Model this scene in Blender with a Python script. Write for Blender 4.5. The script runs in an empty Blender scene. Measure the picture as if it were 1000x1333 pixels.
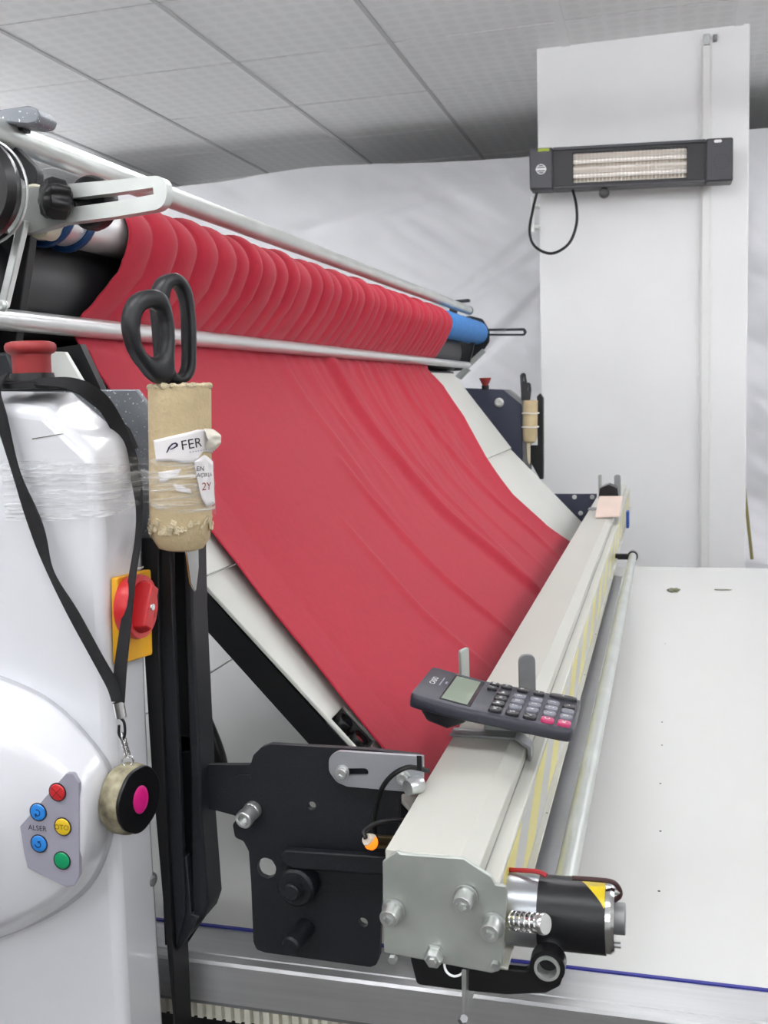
import bpy, bmesh, math, random
from mathutils import Vector, Matrix, noise
from mathutils.geometry import tessellate_polygon
random.seed(7)
SC = bpy.context.scene
COL = SC.collection

# ---------------------------------------------------------------- camera, world, exposure, lights
cam_data = bpy.data.cameras.new('camera')
cam = bpy.data.objects.new('camera', cam_data); COL.objects.link(cam)
cam_data.sensor_width = 36.0; cam_data.lens = 35.92; cam_data.clip_start = 0.05
cam_data.dof.use_dof = True; cam_data.dof.focus_distance = 1.05; cam_data.dof.aperture_fstop = 20
cam.matrix_world = Matrix(((0.964339, 0.000166, 0.264670, 0), (0.262754, 0.119499, -0.957434, 0),
                           (-0.031787, 0.992834, 0.115194, 1.35), (0, 0, 0, 1)))
SC.camera = cam
SC.view_settings.view_transform = 'Standard'; SC.view_settings.look = 'None'
SC.view_settings.gamma = 1.0; SC.view_settings.use_curve_mapping = False
SC.view_settings.exposure = 0.5
w = bpy.data.worlds.new('room_air'); SC.world = w; w.use_nodes = True
w.node_tree.nodes['Background'].inputs[0].default_value = (0.9, 0.95, 1.0, 1)
w.node_tree.nodes['Background'].inputs[1].default_value = 0.05
LAMP_STRENGTH = 17.0
# unseen tube lamps, most added to brighten sheeting, pillar and ceiling:  x, y, length along X
LAMPS = [(-.42, 2.28, 1.2), (1.6, 2.28, 1.2), (-3.6, 2.6, 1.2), (-3.6, 3.3, 1.2), (-3.7, 4.1, 1.2), (-3.9, 3.7, 1.2), (-3.8, 2.95, 1.2), (1.75, 3.2, 1.2), (1.95, 4.1, 1.2), (-2.6, 6.9, 1.2), (2.6, 6.9, 1.2)]+[(x, y, 1.4) for y in (.1, -1.7, -3.5) for x in (-2.6, -.7, 1.2, 3.0)]

# ---------------------------------------------------------------- helpers
V = Vector
def lin(h):
    h = h.lstrip('#'); r = []
    for i in (0, 2, 4):
        c = int(h[i:i+2], 16) / 255
        r.append(c/12.92 if c <= .04045 else ((c+.055)/1.055)**2.4)
    return (r[0], r[1], r[2], 1)
def mat(name, col, rough=.5, metal=0., var=0., vscale=8., bump=0., bscale=200., coat=0., col2=None, stretch=None, sheen=0., spec=.5):
    m = bpy.data.materials.new(name); m.use_nodes = True
    nt = m.node_tree; b = nt.nodes['Principled BSDF']; L = nt.links.new
    b.inputs['Base Color'].default_value = lin(col); b.inputs['Roughness'].default_value = rough
    b.inputs['Metallic'].default_value = metal; b.inputs['Coat Weight'].default_value = coat
    b.inputs['Specular IOR Level'].default_value = spec
    if coat: b.inputs['Coat Roughness'].default_value = .08
    if sheen: b.inputs['Sheen Weight'].default_value = sheen; b.inputs['Sheen Roughness'].default_value = .5
    tc = nt.nodes.new('ShaderNodeTexCoord'); mp = nt.nodes.new('ShaderNodeMapping')
    L(tc.outputs['Object'], mp.inputs['Vector'])
    if stretch: mp.inputs['Scale'].default_value = stretch
    if var or col2:
        n = nt.nodes.new('ShaderNodeTexNoise'); n.inputs['Scale'].default_value = vscale; n.inputs['Detail'].default_value = 6
        L(mp.outputs[0], n.inputs['Vector'])
        r = nt.nodes.new('ShaderNodeValToRGB'); c = lin(col)
        if col2: a, d = c, lin(col2)
        else: a, d = tuple(x*(1-var) for x in c[:3])+(1,), tuple(min(1, x*(1+var)) for x in c[:3])+(1,)
        r.color_ramp.elements[0].color = a; r.color_ramp.elements[1].color = d
        r.color_ramp.elements[0].position = .3; r.color_ramp.elements[1].position = .72
        L(n.outputs['Fac'], r.inputs[0]); L(r.outputs[0], b.inputs['Base Color'])
    if bump:
        n2 = nt.nodes.new('ShaderNodeTexNoise'); n2.inputs['Scale'].default_value = bscale; n2.inputs['Detail'].default_value = 3
        L(mp.outputs[0], n2.inputs['Vector'])
        bp = nt.nodes.new('ShaderNodeBump'); bp.inputs['Strength'].default_value = bump; bp.inputs['Distance'].default_value = .002
        L(n2.outputs['Fac'], bp.inputs['Height']); L(bp.outputs[0], b.inputs['Normal'])
    return m
def emit(name, col, strength):
    m = bpy.data.materials.new(name); m.use_nodes = True; b = m.node_tree.nodes['Principled BSDF']
    b.inputs['Base Color'].default_value = lin(col); b.inputs['Emission Color'].default_value = lin(col)
    b.inputs['Emission Strength'].default_value = strength
    return m
WL = {}
def wl(o): return WL.get(o.name, V((0, 0, 0)))
def put(o, parent, loc):
    if parent is not None:
        o.parent = parent; o.location = V(loc) - wl(parent)
    else: o.location = loc
    WL[o.name] = V(loc)
def link_mesh(name, me, mats, parent=None, smooth=35, bevel=0, bseg=2, kind=None, label=None, recenter=True):
    c = V((0, 0, 0))
    if recenter and len(me.vertices):
        lo = V([min(v.co[i] for v in me.vertices) for i in range(3)]); hi = V([max(v.co[i] for v in me.vertices) for i in range(3)])
        c = (lo+hi)/2; me.transform(Matrix.Translation(-c))
    for m in (mats if isinstance(mats, (list, tuple)) else [mats]): me.materials.append(m)
    if smooth:
        me.polygons.foreach_set('use_smooth', [True]*len(me.polygons))
        if smooth < 180: me.set_sharp_from_angle(angle=math.radians(smooth))
    o = bpy.data.objects.new(name, me); COL.objects.link(o); put(o, parent, c)
    if bevel:
        b = o.modifiers.new('bevel', 'BEVEL'); b.width = bevel; b.segments = bseg; b.limit_method = 'ANGLE'; b.angle_limit = math.radians(40)
        b.harden_normals = False
    if kind: o['kind'] = kind
    if label: o['label'] = label
    return o
def obj(name, bm, mats, parent=None, **k):
    if isinstance(bm, list): b = bmesh.new(); [add_into(b, x) for x in bm]; bm = b
    bmesh.ops.recalc_face_normals(bm, faces=bm.faces)
    me = bpy.data.meshes.new(name); bm.to_mesh(me); bm.free()
    return link_mesh(name, me, mats, parent, **k)
def add_into(dst, src):
    me = bpy.data.meshes.new('t'); src.to_mesh(me); src.free(); dst.from_mesh(me); bpy.data.meshes.remove(me)
def thing(name, label, cat, loc=(0, 0, 0), group=None):
    o = bpy.data.objects.new(name, None); COL.objects.link(o); o.empty_display_size = .05
    put(o, None, loc); return tag(o, label, cat, group)
def tag(o, label, cat, group=None):
    o['label'] = label; o['category'] = cat
    if group: o['group'] = group
    return o
def structure(o): o['kind'] = 'structure'; return o
def frame_n(o, n):
    n = V(n).normalized(); u = V((0, 0, 1)).cross(n).normalized(); return (V(o), u, n.cross(u), n)
def FXZ(y): return (V((0, y, 0)), V((1, 0, 0)), V((0, 0, 1)), V((0, -1, 0)))
def FYZ(x): return (V((x, 0, 0)), V((0, 1, 0)), V((0, 0, 1)), V((1, 0, 0)))
def FXY(z): return (V((0, 0, z)), V((1, 0, 0)), V((0, 1, 0)), V((0, 0, 1)))
def fp(f, a, b, c=0.): return f[0]+f[1]*a+f[2]*b+f[3]*c
def round_poly(p, r, seg=5):
    out = []; n = len(p)
    for i in range(n):
        a, b, c = V(p[i-1]), V(p[i]), V(p[(i+1) % n]); rr = r[i] if isinstance(r, (list, tuple)) else r
        d1, d2 = a-b, c-b; l1, l2 = d1.length, d2.length
        if rr <= 0 or l1 < 1e-6 or l2 < 1e-6: out.append(tuple(b)); continue
        d1.normalize(); d2.normalize(); ang = d1.angle(d2, math.pi)
        if ang > 3.05: out.append(tuple(b)); continue
        t = min(rr/math.tan(ang/2), l1*.48, l2*.48); p1, p2 = b+d1*t, b+d2*t
        for k in range(seg+1):
            s = k/seg; out.append(tuple((1-s)**2*p1+2*s*(1-s)*b+s*s*p2))
    return out
def circ(cx, cy, r, n=20, ph=0.): return [(cx+r*math.cos(ph+2*math.pi*k/n), cy+r*math.sin(ph+2*math.pi*k/n)) for k in range(n)]
def slot2(x0, y0, x1, y1, r, n=8):
    a = math.atan2(y1-y0, x1-x0); o = []
    for k in range(n+1): t = a-math.pi/2+math.pi*k/n; o.append((x1+r*math.cos(t), y1+r*math.sin(t)))
    for k in range(n+1): t = a+math.pi/2+math.pi*k/n; o.append((x0+r*math.cos(t), y0+r*math.sin(t)))
    return o
def b_prism(p, f, t, holes=(), t0=0.):
    """outline p (2-D in frame f), front face at height t0, going back by t; holes are cut through"""
    bm = bmesh.new(); loops = [list(p)]+[list(h) for h in holes]
    tri = tessellate_polygon([[V((q[0], q[1], 0)) for q in l] for l in loops])
    flat = [q for l in loops for q in l]
    A = [bm.verts.new(fp(f, q[0], q[1], t0)) for q in flat]; B = [bm.verts.new(fp(f, q[0], q[1], t0-t)) for q in flat]
    if not holes:
        try: bm.faces.new(A); bm.faces.new(B[::-1])
        except ValueError: pass
    else:
        for a, b, c in tri:
            if len({a, b, c}) == 3:
                try: bm.faces.new((A[a], A[b], A[c])); bm.faces.new((B[c], B[b], B[a]))
                except ValueError: pass
    i = 0
    for l in loops:
        n = len(l)
        for k in range(n): bm.faces.new((A[i+k], A[i+(k+1) % n], B[i+(k+1) % n], B[i+k]))
        i += n
    return bm
def b_box(x0, x1, y0, y1, z0, z1):
    return b_prism([(x0, y0), (x1, y0), (x1, y1), (x0, y1)], FXY(z1), z1-z0)
def basis(d):
    d = V(d).normalized(); u = d.cross(V((0, 0, 1)))
    if u.length < .1: u = d.cross(V((0, 1, 0)))
    u.normalize(); return u, d.cross(u).normalized(), d
def b_lathe(prof, p0, d, seg=24, lobes=None):
    """prof: list of (distance along axis, radius)"""
    bm = bmesh.new(); u, v, d = basis(d); p0 = V(p0); rings = []
    for a, r in prof:
        if r < 1e-7: rings.append([bm.verts.new(p0+d*a)])
        else:
            ring = []
            for k in range(seg):
                t = 2*math.pi*k/seg; rr = r*(lobes(t, a) if lobes else 1)
                ring.append(bm.verts.new(p0+d*a+(u*math.cos(t)+v*math.sin(t))*rr))
            rings.append(ring)
    for A, B in zip(rings, rings[1:]):
        for k in range(seg):
            j = (k+1) % seg
            if len(A) == 1 and len(B) == 1: continue
            if len(A) == 1: bm.faces.new((A[0], B[k], B[j]))
            elif len(B) == 1: bm.faces.new((A[k], A[j], B[0]))
            else: bm.faces.new((A[k], A[j], B[j], B[k]))
    return bm
def b_cyl(p0, p1, r, seg=24, r1=None, ch=0.):
    p0, p1 = V(p0), V(p1); L = (p1-p0).length; r1 = r if r1 is None else r1
    if ch: pr = [(0, 0), (0, r-ch), (ch, r), (L-ch, r1), (L, r1-ch), (L, 0)]
    else: pr = [(0, 0), (0, r), (L, r1), (L, 0)]
    return b_lathe(pr, p0, p1-p0, seg)
def b_pipe(p0, p1, r, ri, seg=24):
    p0, p1 = V(p0), V(p1); L = (p1-p0).length
    return b_lathe([(0, ri), (0, r), (L, r), (L, ri), (0, ri)], p0, p1-p0, seg)
def smooth_path(p, n=8, closed=False):
    p = [V(q) for q in p]; out = []; m = len(p)
    for i in range(m if closed else m-1):
        a = p[(i-1) % m] if (closed or i) else p[0]*2-p[1]
        b, c = p[i], p[(i+1) % m]; d = p[(i+2) % m] if (closed or i+2 < m) else p[-1]*2-p[-2]
        for k in range(n):
            t = k/n; out.append(.5*((2*b)+(c-a)*t+(2*a-5*b+4*c-d)*t*t+(3*b-a-3*c+d)*t**3))
    if not closed: out.append(p[-1])
    return out
def b_tube(path, r, seg=10, closed=False, sx=1., ref=None):
    """swept round (or flattened by sx along ref) section"""
    bm = bmesh.new(); path = [V(p) for p in path]; n = len(path); rings = []; up = V(ref) if ref else None
    for i, p in enumerate(path):
        d = (path[(i+1) % n]-path[i-1]) if closed else (path[min(i+1, n-1)]-path[max(i-1, 0)])
        d.normalize()
        if up is None: up = V((0, 0, 1)) if abs(d.z) < .9 else V((0, 1, 0))
        base = V(ref) if ref else up
        u = (base-d*base.dot(d)).normalized(); v = d.cross(u)
        if not ref: up = u
        rr = r[i] if isinstance(r, list) else r
        rings.append([bm.verts.new(p+(u*math.cos(2*math.pi*k/seg)*sx+v*math.sin(2*math.pi*k/seg))*rr) for k in range(seg)])
    for i in range(n if closed else n-1):
        A, B = rings[i], rings[(i+1) % n]
        for k in range(seg): bm.faces.new((A[k], A[(k+1) % seg], B[(k+1) % seg], B[k]))
    if not closed: bm.faces.new(rings[0][::-1]); bm.faces.new(rings[-1])
    return bm
def b_ribbon(path, wdirs, width, th=.0014, n=6):
    """flat strap through path; wdirs: one width direction per point"""
    P = smooth_path(path, n); W = smooth_path(wdirs, n); bm = bmesh.new(); rings = []
    for i, (p, wd) in enumerate(zip(P, W)):
        d = (P[min(i+1, len(P)-1)]-P[max(i-1, 0)]).normalized(); wd = (wd-d*wd.dot(d)).normalized(); nn = d.cross(wd)
        rings.append([bm.verts.new(p+wd*a*width/2+nn*b*th/2) for a, b in ((-1, -1), (1, -1), (1, 1), (-1, 1))])
    for A, B in zip(rings, rings[1:]):
        for k in range(4): bm.faces.new((A[k], A[(k+1) % 4], B[(k+1) % 4], B[k]))
    bm.faces.new(rings[0][::-1]); bm.faces.new(rings[-1]); return bm
def b_loft(rings, cap=True):
    bm = bmesh.new(); R = [[bm.verts.new(p) for p in r] for r in rings]; n = len(rings[0])
    for A, B in zip(R, R[1:]):
        for k in range(n): bm.faces.new((A[k], A[(k+1) % n], B[(k+1) % n], B[k]))
    if cap: bm.faces.new(R[0][::-1]); bm.faces.new(R[-1])
    return bm
def b_grid(fn, nu, nv):
    bm = bmesh.new(); G = [[bm.verts.new(fn(i/nu, j/nv)) for i in range(nu+1)] for j in range(nv+1)]
    for j in range(nv):
        for i in range(nu): bm.faces.new((G[j][i], G[j][i+1], G[j+1][i+1], G[j+1][i]))
    return bm
def b_socket(c, d, r, h, wash=1.25, seg=24):
    """socket-head screw standing on a surface at c along d, washer under it, hex recess in the head"""
    bm = bmesh.new(); u, v, d = basis(d); c = V(c)
    def hexr(t): t = (t+math.pi/6) % (math.pi/3)-math.pi/6; return .5*r/math.cos(t)
    prof = [(0, lambda t: 0.), (0, lambda t: r*wash), (h*.14, lambda t: r*wash), (h*.16, lambda t: r), (h*.9, lambda t: r), (h, lambda t: r*.9),
            (h, hexr), (h*.55, hexr), (h*.5, lambda t: 0.)]
    rings = []
    for a, fr in prof:
        if fr(0) == 0: rings.append([bm.verts.new(c+d*a)])
        else: rings.append([bm.verts.new(c+d*a+(u*math.cos(2*math.pi*k/seg)+v*math.sin(2*math.pi*k/seg))*fr(2*math.pi*k/seg)) for k in range(seg)])
    for A, B in zip(rings, rings[1:]):
        for k in range(seg):
            j = (k+1) % seg
            if len(A) == 1: bm.faces.new((A[0], B[k], B[j]))
            elif len(B) == 1: bm.faces.new((A[k], A[j], B[0]))
            else: bm.faces.new((A[k], A[j], B[j], B[k]))
    return bm
def text_mesh(s, size, place, ext=.0, align='CENTER', shear=0., bold=0.):
    """lettering as a mesh; place maps (x, y) of the text to a point"""
    cu = bpy.data.curves.new('t', 'FONT'); cu.body = s; cu.size = size; cu.align_x = align; cu.align_y = 'CENTER'; cu.shear = shear; cu.offset = bold
    cu.resolution_u = 3
    o = bpy.data.objects.new('t', cu); COL.objects.link(o); dg = bpy.context.evaluated_depsgraph_get()
    me = bpy.data.meshes.new_from_object(o.evaluated_get(dg)); bpy.data.objects.remove(o); bpy.data.curves.remove(cu)
    for v in me.vertices: v.co = place(v.co.x, v.co.y)
    bm = bmesh.new(); bm.from_mesh(me); bpy.data.meshes.remove(me); return bm
def fnoise(x, y, z=0., s=1.): return noise.noise(V((x*s, y*s, z*s)))
def copy_tree(src, delta, label=None):
    def rec(o, par):
        c = o.copy(); COL.objects.link(c); c.parent = par
        if par is None: c.location = o.location+V(delta)
        for ch in [x for x in bpy.data.objects if x.parent == o]: rec(ch, c)
        return c
    r = rec(src, None)
    if label: r['label'] = label
    return r

# ---------------------------------------------------------------- materials
M = dict(
 ceil=mat('ceiling_board', '#e0e0e0', .6, var=.03, vscale=3), tee=mat('ceiling_bar', '#b9b9b9', .5), dark_void=mat('void_board', '#8a8a8c', .9),
 floor=mat('concrete_floor', '#5a5754', .7, var=.15, vscale=4), wall=mat('wall_paint', '#e8e8e6', .8, var=.02, vscale=3, bump=.05, bscale=120),
 dimwall=mat('grey_wall', '#8d8d8d', .9),
 pillar=mat('pillar_paint', '#efefef', .75, var=.02, vscale=4, bump=.06, bscale=150), trunk=mat('trunking_plastic', '#e4e4e2', .4),
 tarp=mat('tarpaulin_film', '#efeff2', .42, var=.03, vscale=2.5, bump=.25, bscale=60),
 table=mat('table_laminate', '#d6d7d4', .22, var=.015, vscale=2), blue=mat('blue_strip', '#2a2f8a', .5),
 alu=mat('brushed_aluminium', '#c9cacb', .38, .85, var=.06, vscale=6, bump=.08, bscale=40, stretch=(1, 30, 30)),
 rack=mat('toothed_belt', '#d6d4c6', .55, var=.08, vscale=60), black=mat('black_powder_coat', '#14181e', .5, var=.15, vscale=300, bump=.25, bscale=900),
 dblack=mat('black_steel', '#0c0d10', .5), navy=mat('dark_blue_coat', '#33384a', .45, var=.08, vscale=200, bump=.2, bscale=700),
 cover=mat('glossy_white_shell', '#dfe0e4', .16, var=.02, vscale=5, coat=.5), dirt=mat('scuff', '#6b675c', .8),
 panelgrey=mat('keypad_foil', '#9d9ba8', .4), red=mat('red_plastic', '#c8262b', .35), estop=mat('faded_red_plastic', '#9c2f31', .5, var=.1, vscale=60),
 yellow=mat('yellow_plastic', '#e6a91a', .45, var=.08, vscale=40), btn_red=mat('red_key', '#cf3034', .3), btn_blue=mat('blue_key', '#2f86d8', .3),
 btn_yel=mat('yellow_key', '#e2c02c', .3), btn_grn=mat('green_key', '#139a63', .3), ink=mat('black_ink', '#15151a', .6), inkblue=mat('dark_blue_ink', '#10306a', .6),
 inkred=mat('dark_red_ink', '#8f1518', .6), inkyel=mat('brown_ink', '#7c5d10', .6), white=mat('white_print', '#e8e8e8', .6),
 strap=mat('woven_strap', '#17171a', .8, bump=.5, bscale=1200), chrome=mat('chrome', '#d8d8d8', .15, 1.), steel=mat('zinc_steel', '#cfd2d0', .3, .8, var=.12, vscale=40, bump=.1, bscale=200),
 darkmetal=mat('dull_grey_steel', '#8f9192', .45, .7, var=.1, vscale=60),
 zinc=mat('galvanised_plate', '#b4b9b3', .4, .55, var=.2, vscale=16, bump=.1, bscale=120),
 link=mat('satin_aluminium', '#a9abb0', .38, .5, var=.03, vscale=30), beam=mat('cream_anodised', '#c0c0b7', .38, var=.015, vscale=6),
 cream=mat('cream_plastic', '#d5d0ba', .5), pipe=mat('galvanised_pipe', '#c3c7c3', .33, .55, var=.1, vscale=14, bump=.1, bscale=60),
 bar=mat('silver_bar', '#cfd0cf', .3, .6, var=.05, vscale=10), silver=mat('polished_roller', '#dedede', .3, .55), bluefoam=mat('blue_foam', '#3f86cf', .7, var=.08, vscale=60),
 bluecord=mat('blue_cord', '#123b6b', .35), rubber=mat('black_rubber', '#121214', .32), greyrubber=mat('grey_rubber', '#262628', .5),
 fabric=mat('red_knit', '#ae2b3c', .85, var=.05, vscale=90, bump=.2, bscale=1500, sheen=.12, spec=.15),
 tray=mat('pale_tray', '#cccdc6', .42, .0, var=.02, vscale=10), trayb=mat('tray_end', '#dadbd6', .4),
 card=mat('cardboard', '#c3b08b', .85, var=.12, vscale=30, bump=.4, bscale=250), cardedge=mat('torn_cardboard', '#c9bb9c', .95, var=.2, vscale=120, bump=.9, bscale=500),
 paper=mat('label_paper', '#e6e2e2', .6, var=.03, vscale=40), handle=mat('scissor_plastic', '#1c1d20', .36, bump=.1, bscale=500), blade=mat('blade_steel', '#c4c4c4', .2, .95),
 magenta=mat('magenta_button', '#cf1679', .35), tape_rim=mat('worn_camouflage_rim', '#5b543f', .6, col2='#b3ab8f', vscale=90), tapeface=mat('tape_face', '#0b0b0d', .3),
 copper=mat('red_wire', '#a31f28', .4), motorb=mat('motor_tape_black', '#15161a', .38, bump=.15, bscale=90), haz=mat('hazard_yellow', '#d9be1f', .4),
 brass=mat('brass_sensor', '#8d7b5a', .3, .9), orange=emit('sensor_light', '#ff7a1c', 1.1), lampw=mat('sensor_tip', '#e6d8c8', .3),
 calc=mat('calculator_shell', '#34343f', .42, bump=.15, bscale=800), calcdark=mat('calculator_base', '#191920', .4), key_b=mat('black_keys', '#1b1b20', .3),
 key_g=mat('grey_keys', '#73757f', .35), key_p=mat('pink_keys', '#bb3466', .35), lcd=mat('lcd_glass', '#8c9788', .12, var=.04, vscale=30), lcdframe=mat('lcd_frame', '#22222a', .15),
 heat=mat('heater_shell', '#3b3b40', .45, bump=.1, bscale=500), heatd=mat('heater_inner', '#232326', .5), mirror=mat('heater_mirror', '#f6efe4', .3, .75),
 quartz=mat('quartz_tube', '#f4ece4', .1, .2), wire=mat('grille_wire', '#f4f2ee', .35, .2), sticker=mat('green_sticker', '#a8b83a', .5),
 blush=mat('pinkish_plastic', '#d9c6ba', .45, var=.05, vscale=20), lamp=emit('lamp_panel', '#fbfcff', LAMP_STRENGTH), lampbody=mat('lamp_body', '#e8e8e8', .5),
 motmetal=mat('motor_steel', '#a7abb0', .3, .8, bump=.05, bscale=100),
 blush2=mat('cream_paper', '#ddd8ca', .7, var=.04, vscale=60),
 moss=mat('lint', '#7a7a68', .95, bump=.6, bscale=400), string=mat('white_string', '#e3e3df', .7), sun_red=mat('dull_red', '#8d2c28', .5),
)
def speckle_mat():
    m = mat('speckled_steel', '#83878d', .42, .35, var=.12, vscale=20); nt = m.node_tree; b = nt.nodes['Principled BSDF']
    v = nt.nodes.new('ShaderNodeTexNoise'); v.inputs['Scale'].default_value = 420; v.inputs['Detail'].default_value = 2
    tc = nt.nodes.new('ShaderNodeTexCoord'); nt.links.new(tc.outputs['Object'], v.inputs['Vector'])
    r = nt.nodes.new('ShaderNodeValToRGB'); r.color_ramp.elements[0].position = .66; r.color_ramp.elements[1].position = .7
    mx = nt.nodes.new('ShaderNodeMix'); mx.data_type = 'RGBA'; nt.links.new(v.outputs['Fac'], r.inputs[0]); nt.links.new(r.outputs[0], mx.inputs[0])
    old = b.inputs['Base Color'].links[0].from_socket; nt.links.new(old, mx.inputs[6]); mx.inputs[7].default_value = (.85, .86, .87, 1)
    nt.links.new(mx.outputs[2], b.inputs['Base Color']); return m
M['speck'] = speckle_mat()
def tile_mat():
    m = mat('embossed_tile', '#cfcfcf', .55); nt = m.node_tree; b = nt.nodes['Principled BSDF']; L = nt.links.new
    tc = nt.nodes.new('ShaderNodeTexCoord'); vo = nt.nodes.new('ShaderNodeTexVoronoi'); vo.inputs['Scale'].default_value = 16; vo.inputs['Randomness'].default_value = .12
    L(tc.outputs['Object'], vo.inputs['Vector'])
    r = nt.nodes.new('ShaderNodeValToRGB'); r.color_ramp.elements[0].position = .35; r.color_ramp.elements[1].position = .5
    r.color_ramp.elements[0].color = lin('#e2e2e2'); r.color_ramp.elements[1].color = lin('#e8e8e8')
    L(vo.outputs['Distance'], r.inputs[0]); L(r.outputs[0], b.inputs['Base Color'])
    bp = nt.nodes.new('ShaderNodeBump'); bp.inputs['Strength'].default_value = .35; bp.inputs['Distance'].default_value = .004
    L(vo.outputs['Distance'], bp.inputs['Height']); L(bp.outputs[0], b.inputs['Normal']); return m
M['tile'] = tile_mat()
def film_mat():
    m = bpy.data.materials.new('stretch_film'); m.use_nodes = True; nt = m.node_tree; b = nt.nodes['Principled BSDF']; L = nt.links.new
    b.inputs['Base Color'].default_value = (.9, .9, .9, 1); b.inputs['Roughness'].default_value = .12
    tc = nt.nodes.new('ShaderNodeTexCoord'); mp = nt.nodes.new('ShaderNodeMapping'); mp.inputs['Scale'].default_value = (6, 6, 110)
    n = nt.nodes.new('ShaderNodeTexNoise'); n.inputs['Scale'].default_value = 3; n.inputs['Detail'].default_value = 4; n.inputs['Distortion'].default_value = .6
    L(tc.outputs['Object'], mp.inputs[0]); L(mp.outputs[0], n.inputs['Vector'])
    r = nt.nodes.new('ShaderNodeValToRGB'); r.color_ramp.elements[0].position = .42; r.color_ramp.elements[1].position = .7
    r.color_ramp.elements[0].color = (.04, .04, .04, 1); r.color_ramp.elements[1].color = (.56, .56, .56, 1)
    L(n.outputs['Fac'], r.inputs[0]); L(r.outputs[0], b.inputs['Alpha'])
    bp = nt.nodes.new('ShaderNodeBump'); bp.inputs['Strength'].default_value = .8; bp.inputs['Distance'].default_value = .003
    L(n.outputs['Fac'], bp.inputs['Height']); L(bp.outputs[0], b.inputs['Normal']); return m
M['film'] = film_mat()
def hazard_mat():
    m = mat('hazard_tape', '#c9c9c4', .3); nt = m.node_tree; b = nt.nodes['Principled BSDF']; L = nt.links.new
    tc = nt.nodes.new('ShaderNodeTexCoord'); sx = nt.nodes.new('ShaderNodeSeparateXYZ'); L(tc.outputs['Object'], sx.inputs[0])
    a = nt.nodes.new('ShaderNodeMath'); a.operation = 'MULTIPLY_ADD'; a.inputs[1].default_value = -2.2
    L(sx.outputs['Z'], a.inputs[0]); L(sx.outputs['Y'], a.inputs[2])
    d = nt.nodes.new('ShaderNodeMath'); d.operation = 'MULTIPLY'; d.inputs[1].default_value = 1/.19; L(a.outputs[0], d.inputs[0])
    fr = nt.nodes.new('ShaderNodeMath'); fr.operation = 'FRACT'; L(d.outputs[0], fr.inputs[0])
    gt = nt.nodes.new('ShaderNodeMath'); gt.operation = 'GREATER_THAN'; gt.inputs[1].default_value = .5; L(fr.outputs[0], gt.inputs[0])
    mx = nt.nodes.new('ShaderNodeMix'); mx.data_type = 'RGBA'; L(gt.outputs[0], mx.inputs[0]); mx.inputs[6].default_value = lin('#c4c4c2'); mx.inputs[7].default_value = lin('#e3d878')
    L(mx.outputs[2], b.inputs['Base Color']); return m
M['hazard'] = hazard_mat()

# ================================================================= THE ROOM
CZ = 2.60
structure(obj('floor', b_box(-4.5, 4.5, -6, 7.6, -.1, 0), M['floor']))
structure(obj('wall_left', b_box(-4.6, -4.5, -6, 7.6, 0, CZ+.1), M['wall']))
structure(obj('wall_right', b_box(4.5, 4.6, -6, 7.6, 0, CZ+.1), M['wall']))
structure(obj('wall_front', b_box(-4.6, 4.6, -6.1, -6, 0, CZ+.1), M['wall']))
structure(obj('wall_back', b_box(-4.6, 4.6, 7.6, 7.7, 0, CZ+.1), M['dimwall']))
ceiling = structure(obj('ceiling', b_box(-4.6, 4.6, -6.1, 7.7, CZ+.03, CZ+.12), M['dark_void']))
GX, GY, TX, TY = -.347, 3.097, .6, .625      # the tile grid
tile_me = None
for i in range(-6, 8):
    for j in range(-14, 8):
        x, y = GX+TX*(i+.5), GY+TY*(j+.5)
        if tile_me is None:
            o = obj('ceiling_panel', b_box(x-TX/2+.006, x+TX/2-.006, y-TY/2+.004, y+TY/2-.004, CZ, CZ+.014), M['tile'], ceiling, smooth=0); tile_me = o.data
        else:
            o = bpy.data.objects.new('ceiling_panel', tile_me); COL.objects.link(o); put(o, ceiling, (x, y, CZ+.007+random.uniform(-.001, .001)))
for i in range(-6, 8):
    x = GX+TX*i; wd = .016 if i in (0, 1) else .008
    obj('ceiling_bar', b_box(x-wd, x+wd, -6, 7.6, CZ-.004, CZ+.003), M['tee'] if i not in (0, 1) else M['lampbody'], ceiling, smooth=0)
pillar = structure(obj('wall_pillar', b_box(-.457, .291, 3.98, 4.7, 0, CZ+.02), M['pillar'], bevel=.004))
LZ = CZ-.26; lamp_seen = {}
for k, (lx, ly, ll) in enumerate(LAMPS):         # unseen lamps outside the hall in view, mostly extra light for the back
    row = 'added behind the sheeting' if ly > 5 else 'added in front of the sheeting' if ly > 3.9 else 'added level with the pillar' if ly > 2.9 else 'level with the machine' if ly > 1 else 'over the near table edge' if ly > 0 else 'behind the viewer' if ly > -2.5 else 'added far behind the viewer'
    side = 'far left' if lx < -2 else 'left' if lx < 0 else 'right' if lx < 2.2 else 'far right'
    key = row+side; lamp_seen[key] = lamp_seen.get(key, 0)+1
    t = thing('unseen_lamp', 'unseen white hanging tube lamp '+row+', '+side+('', ', second along the wall', ', third along the wall', ', fourth along the wall')[lamp_seen[key]-1], 'lamp', (lx, ly, LZ), 'hanging tube lamps')
    obj('lamp_housing', b_prism([(-.016, .03), (-.012, .05), (.012, .05), (.016, .03), (.016, -.01), (-.016, -.01)], (V((lx-ll/2-.03, ly, LZ)), V((0, 1, 0)), V((0, 0, 1)), V((1, 0, 0))), -ll-.06), M['lampbody'], t, smooth=0)
    for dy in (-.045, .045): obj('lamp_tube', b_cyl((lx-ll/2, ly+dy, LZ), (lx+ll/2, ly+dy, LZ), .018, 12), M['lamp'], t)
    for dx in (-.5, .5): obj('suspension_rod', b_cyl((lx+dx, ly, LZ+.05), (lx+dx, ly, CZ+.002), .004, 8), M['lampbody'], t)

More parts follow.
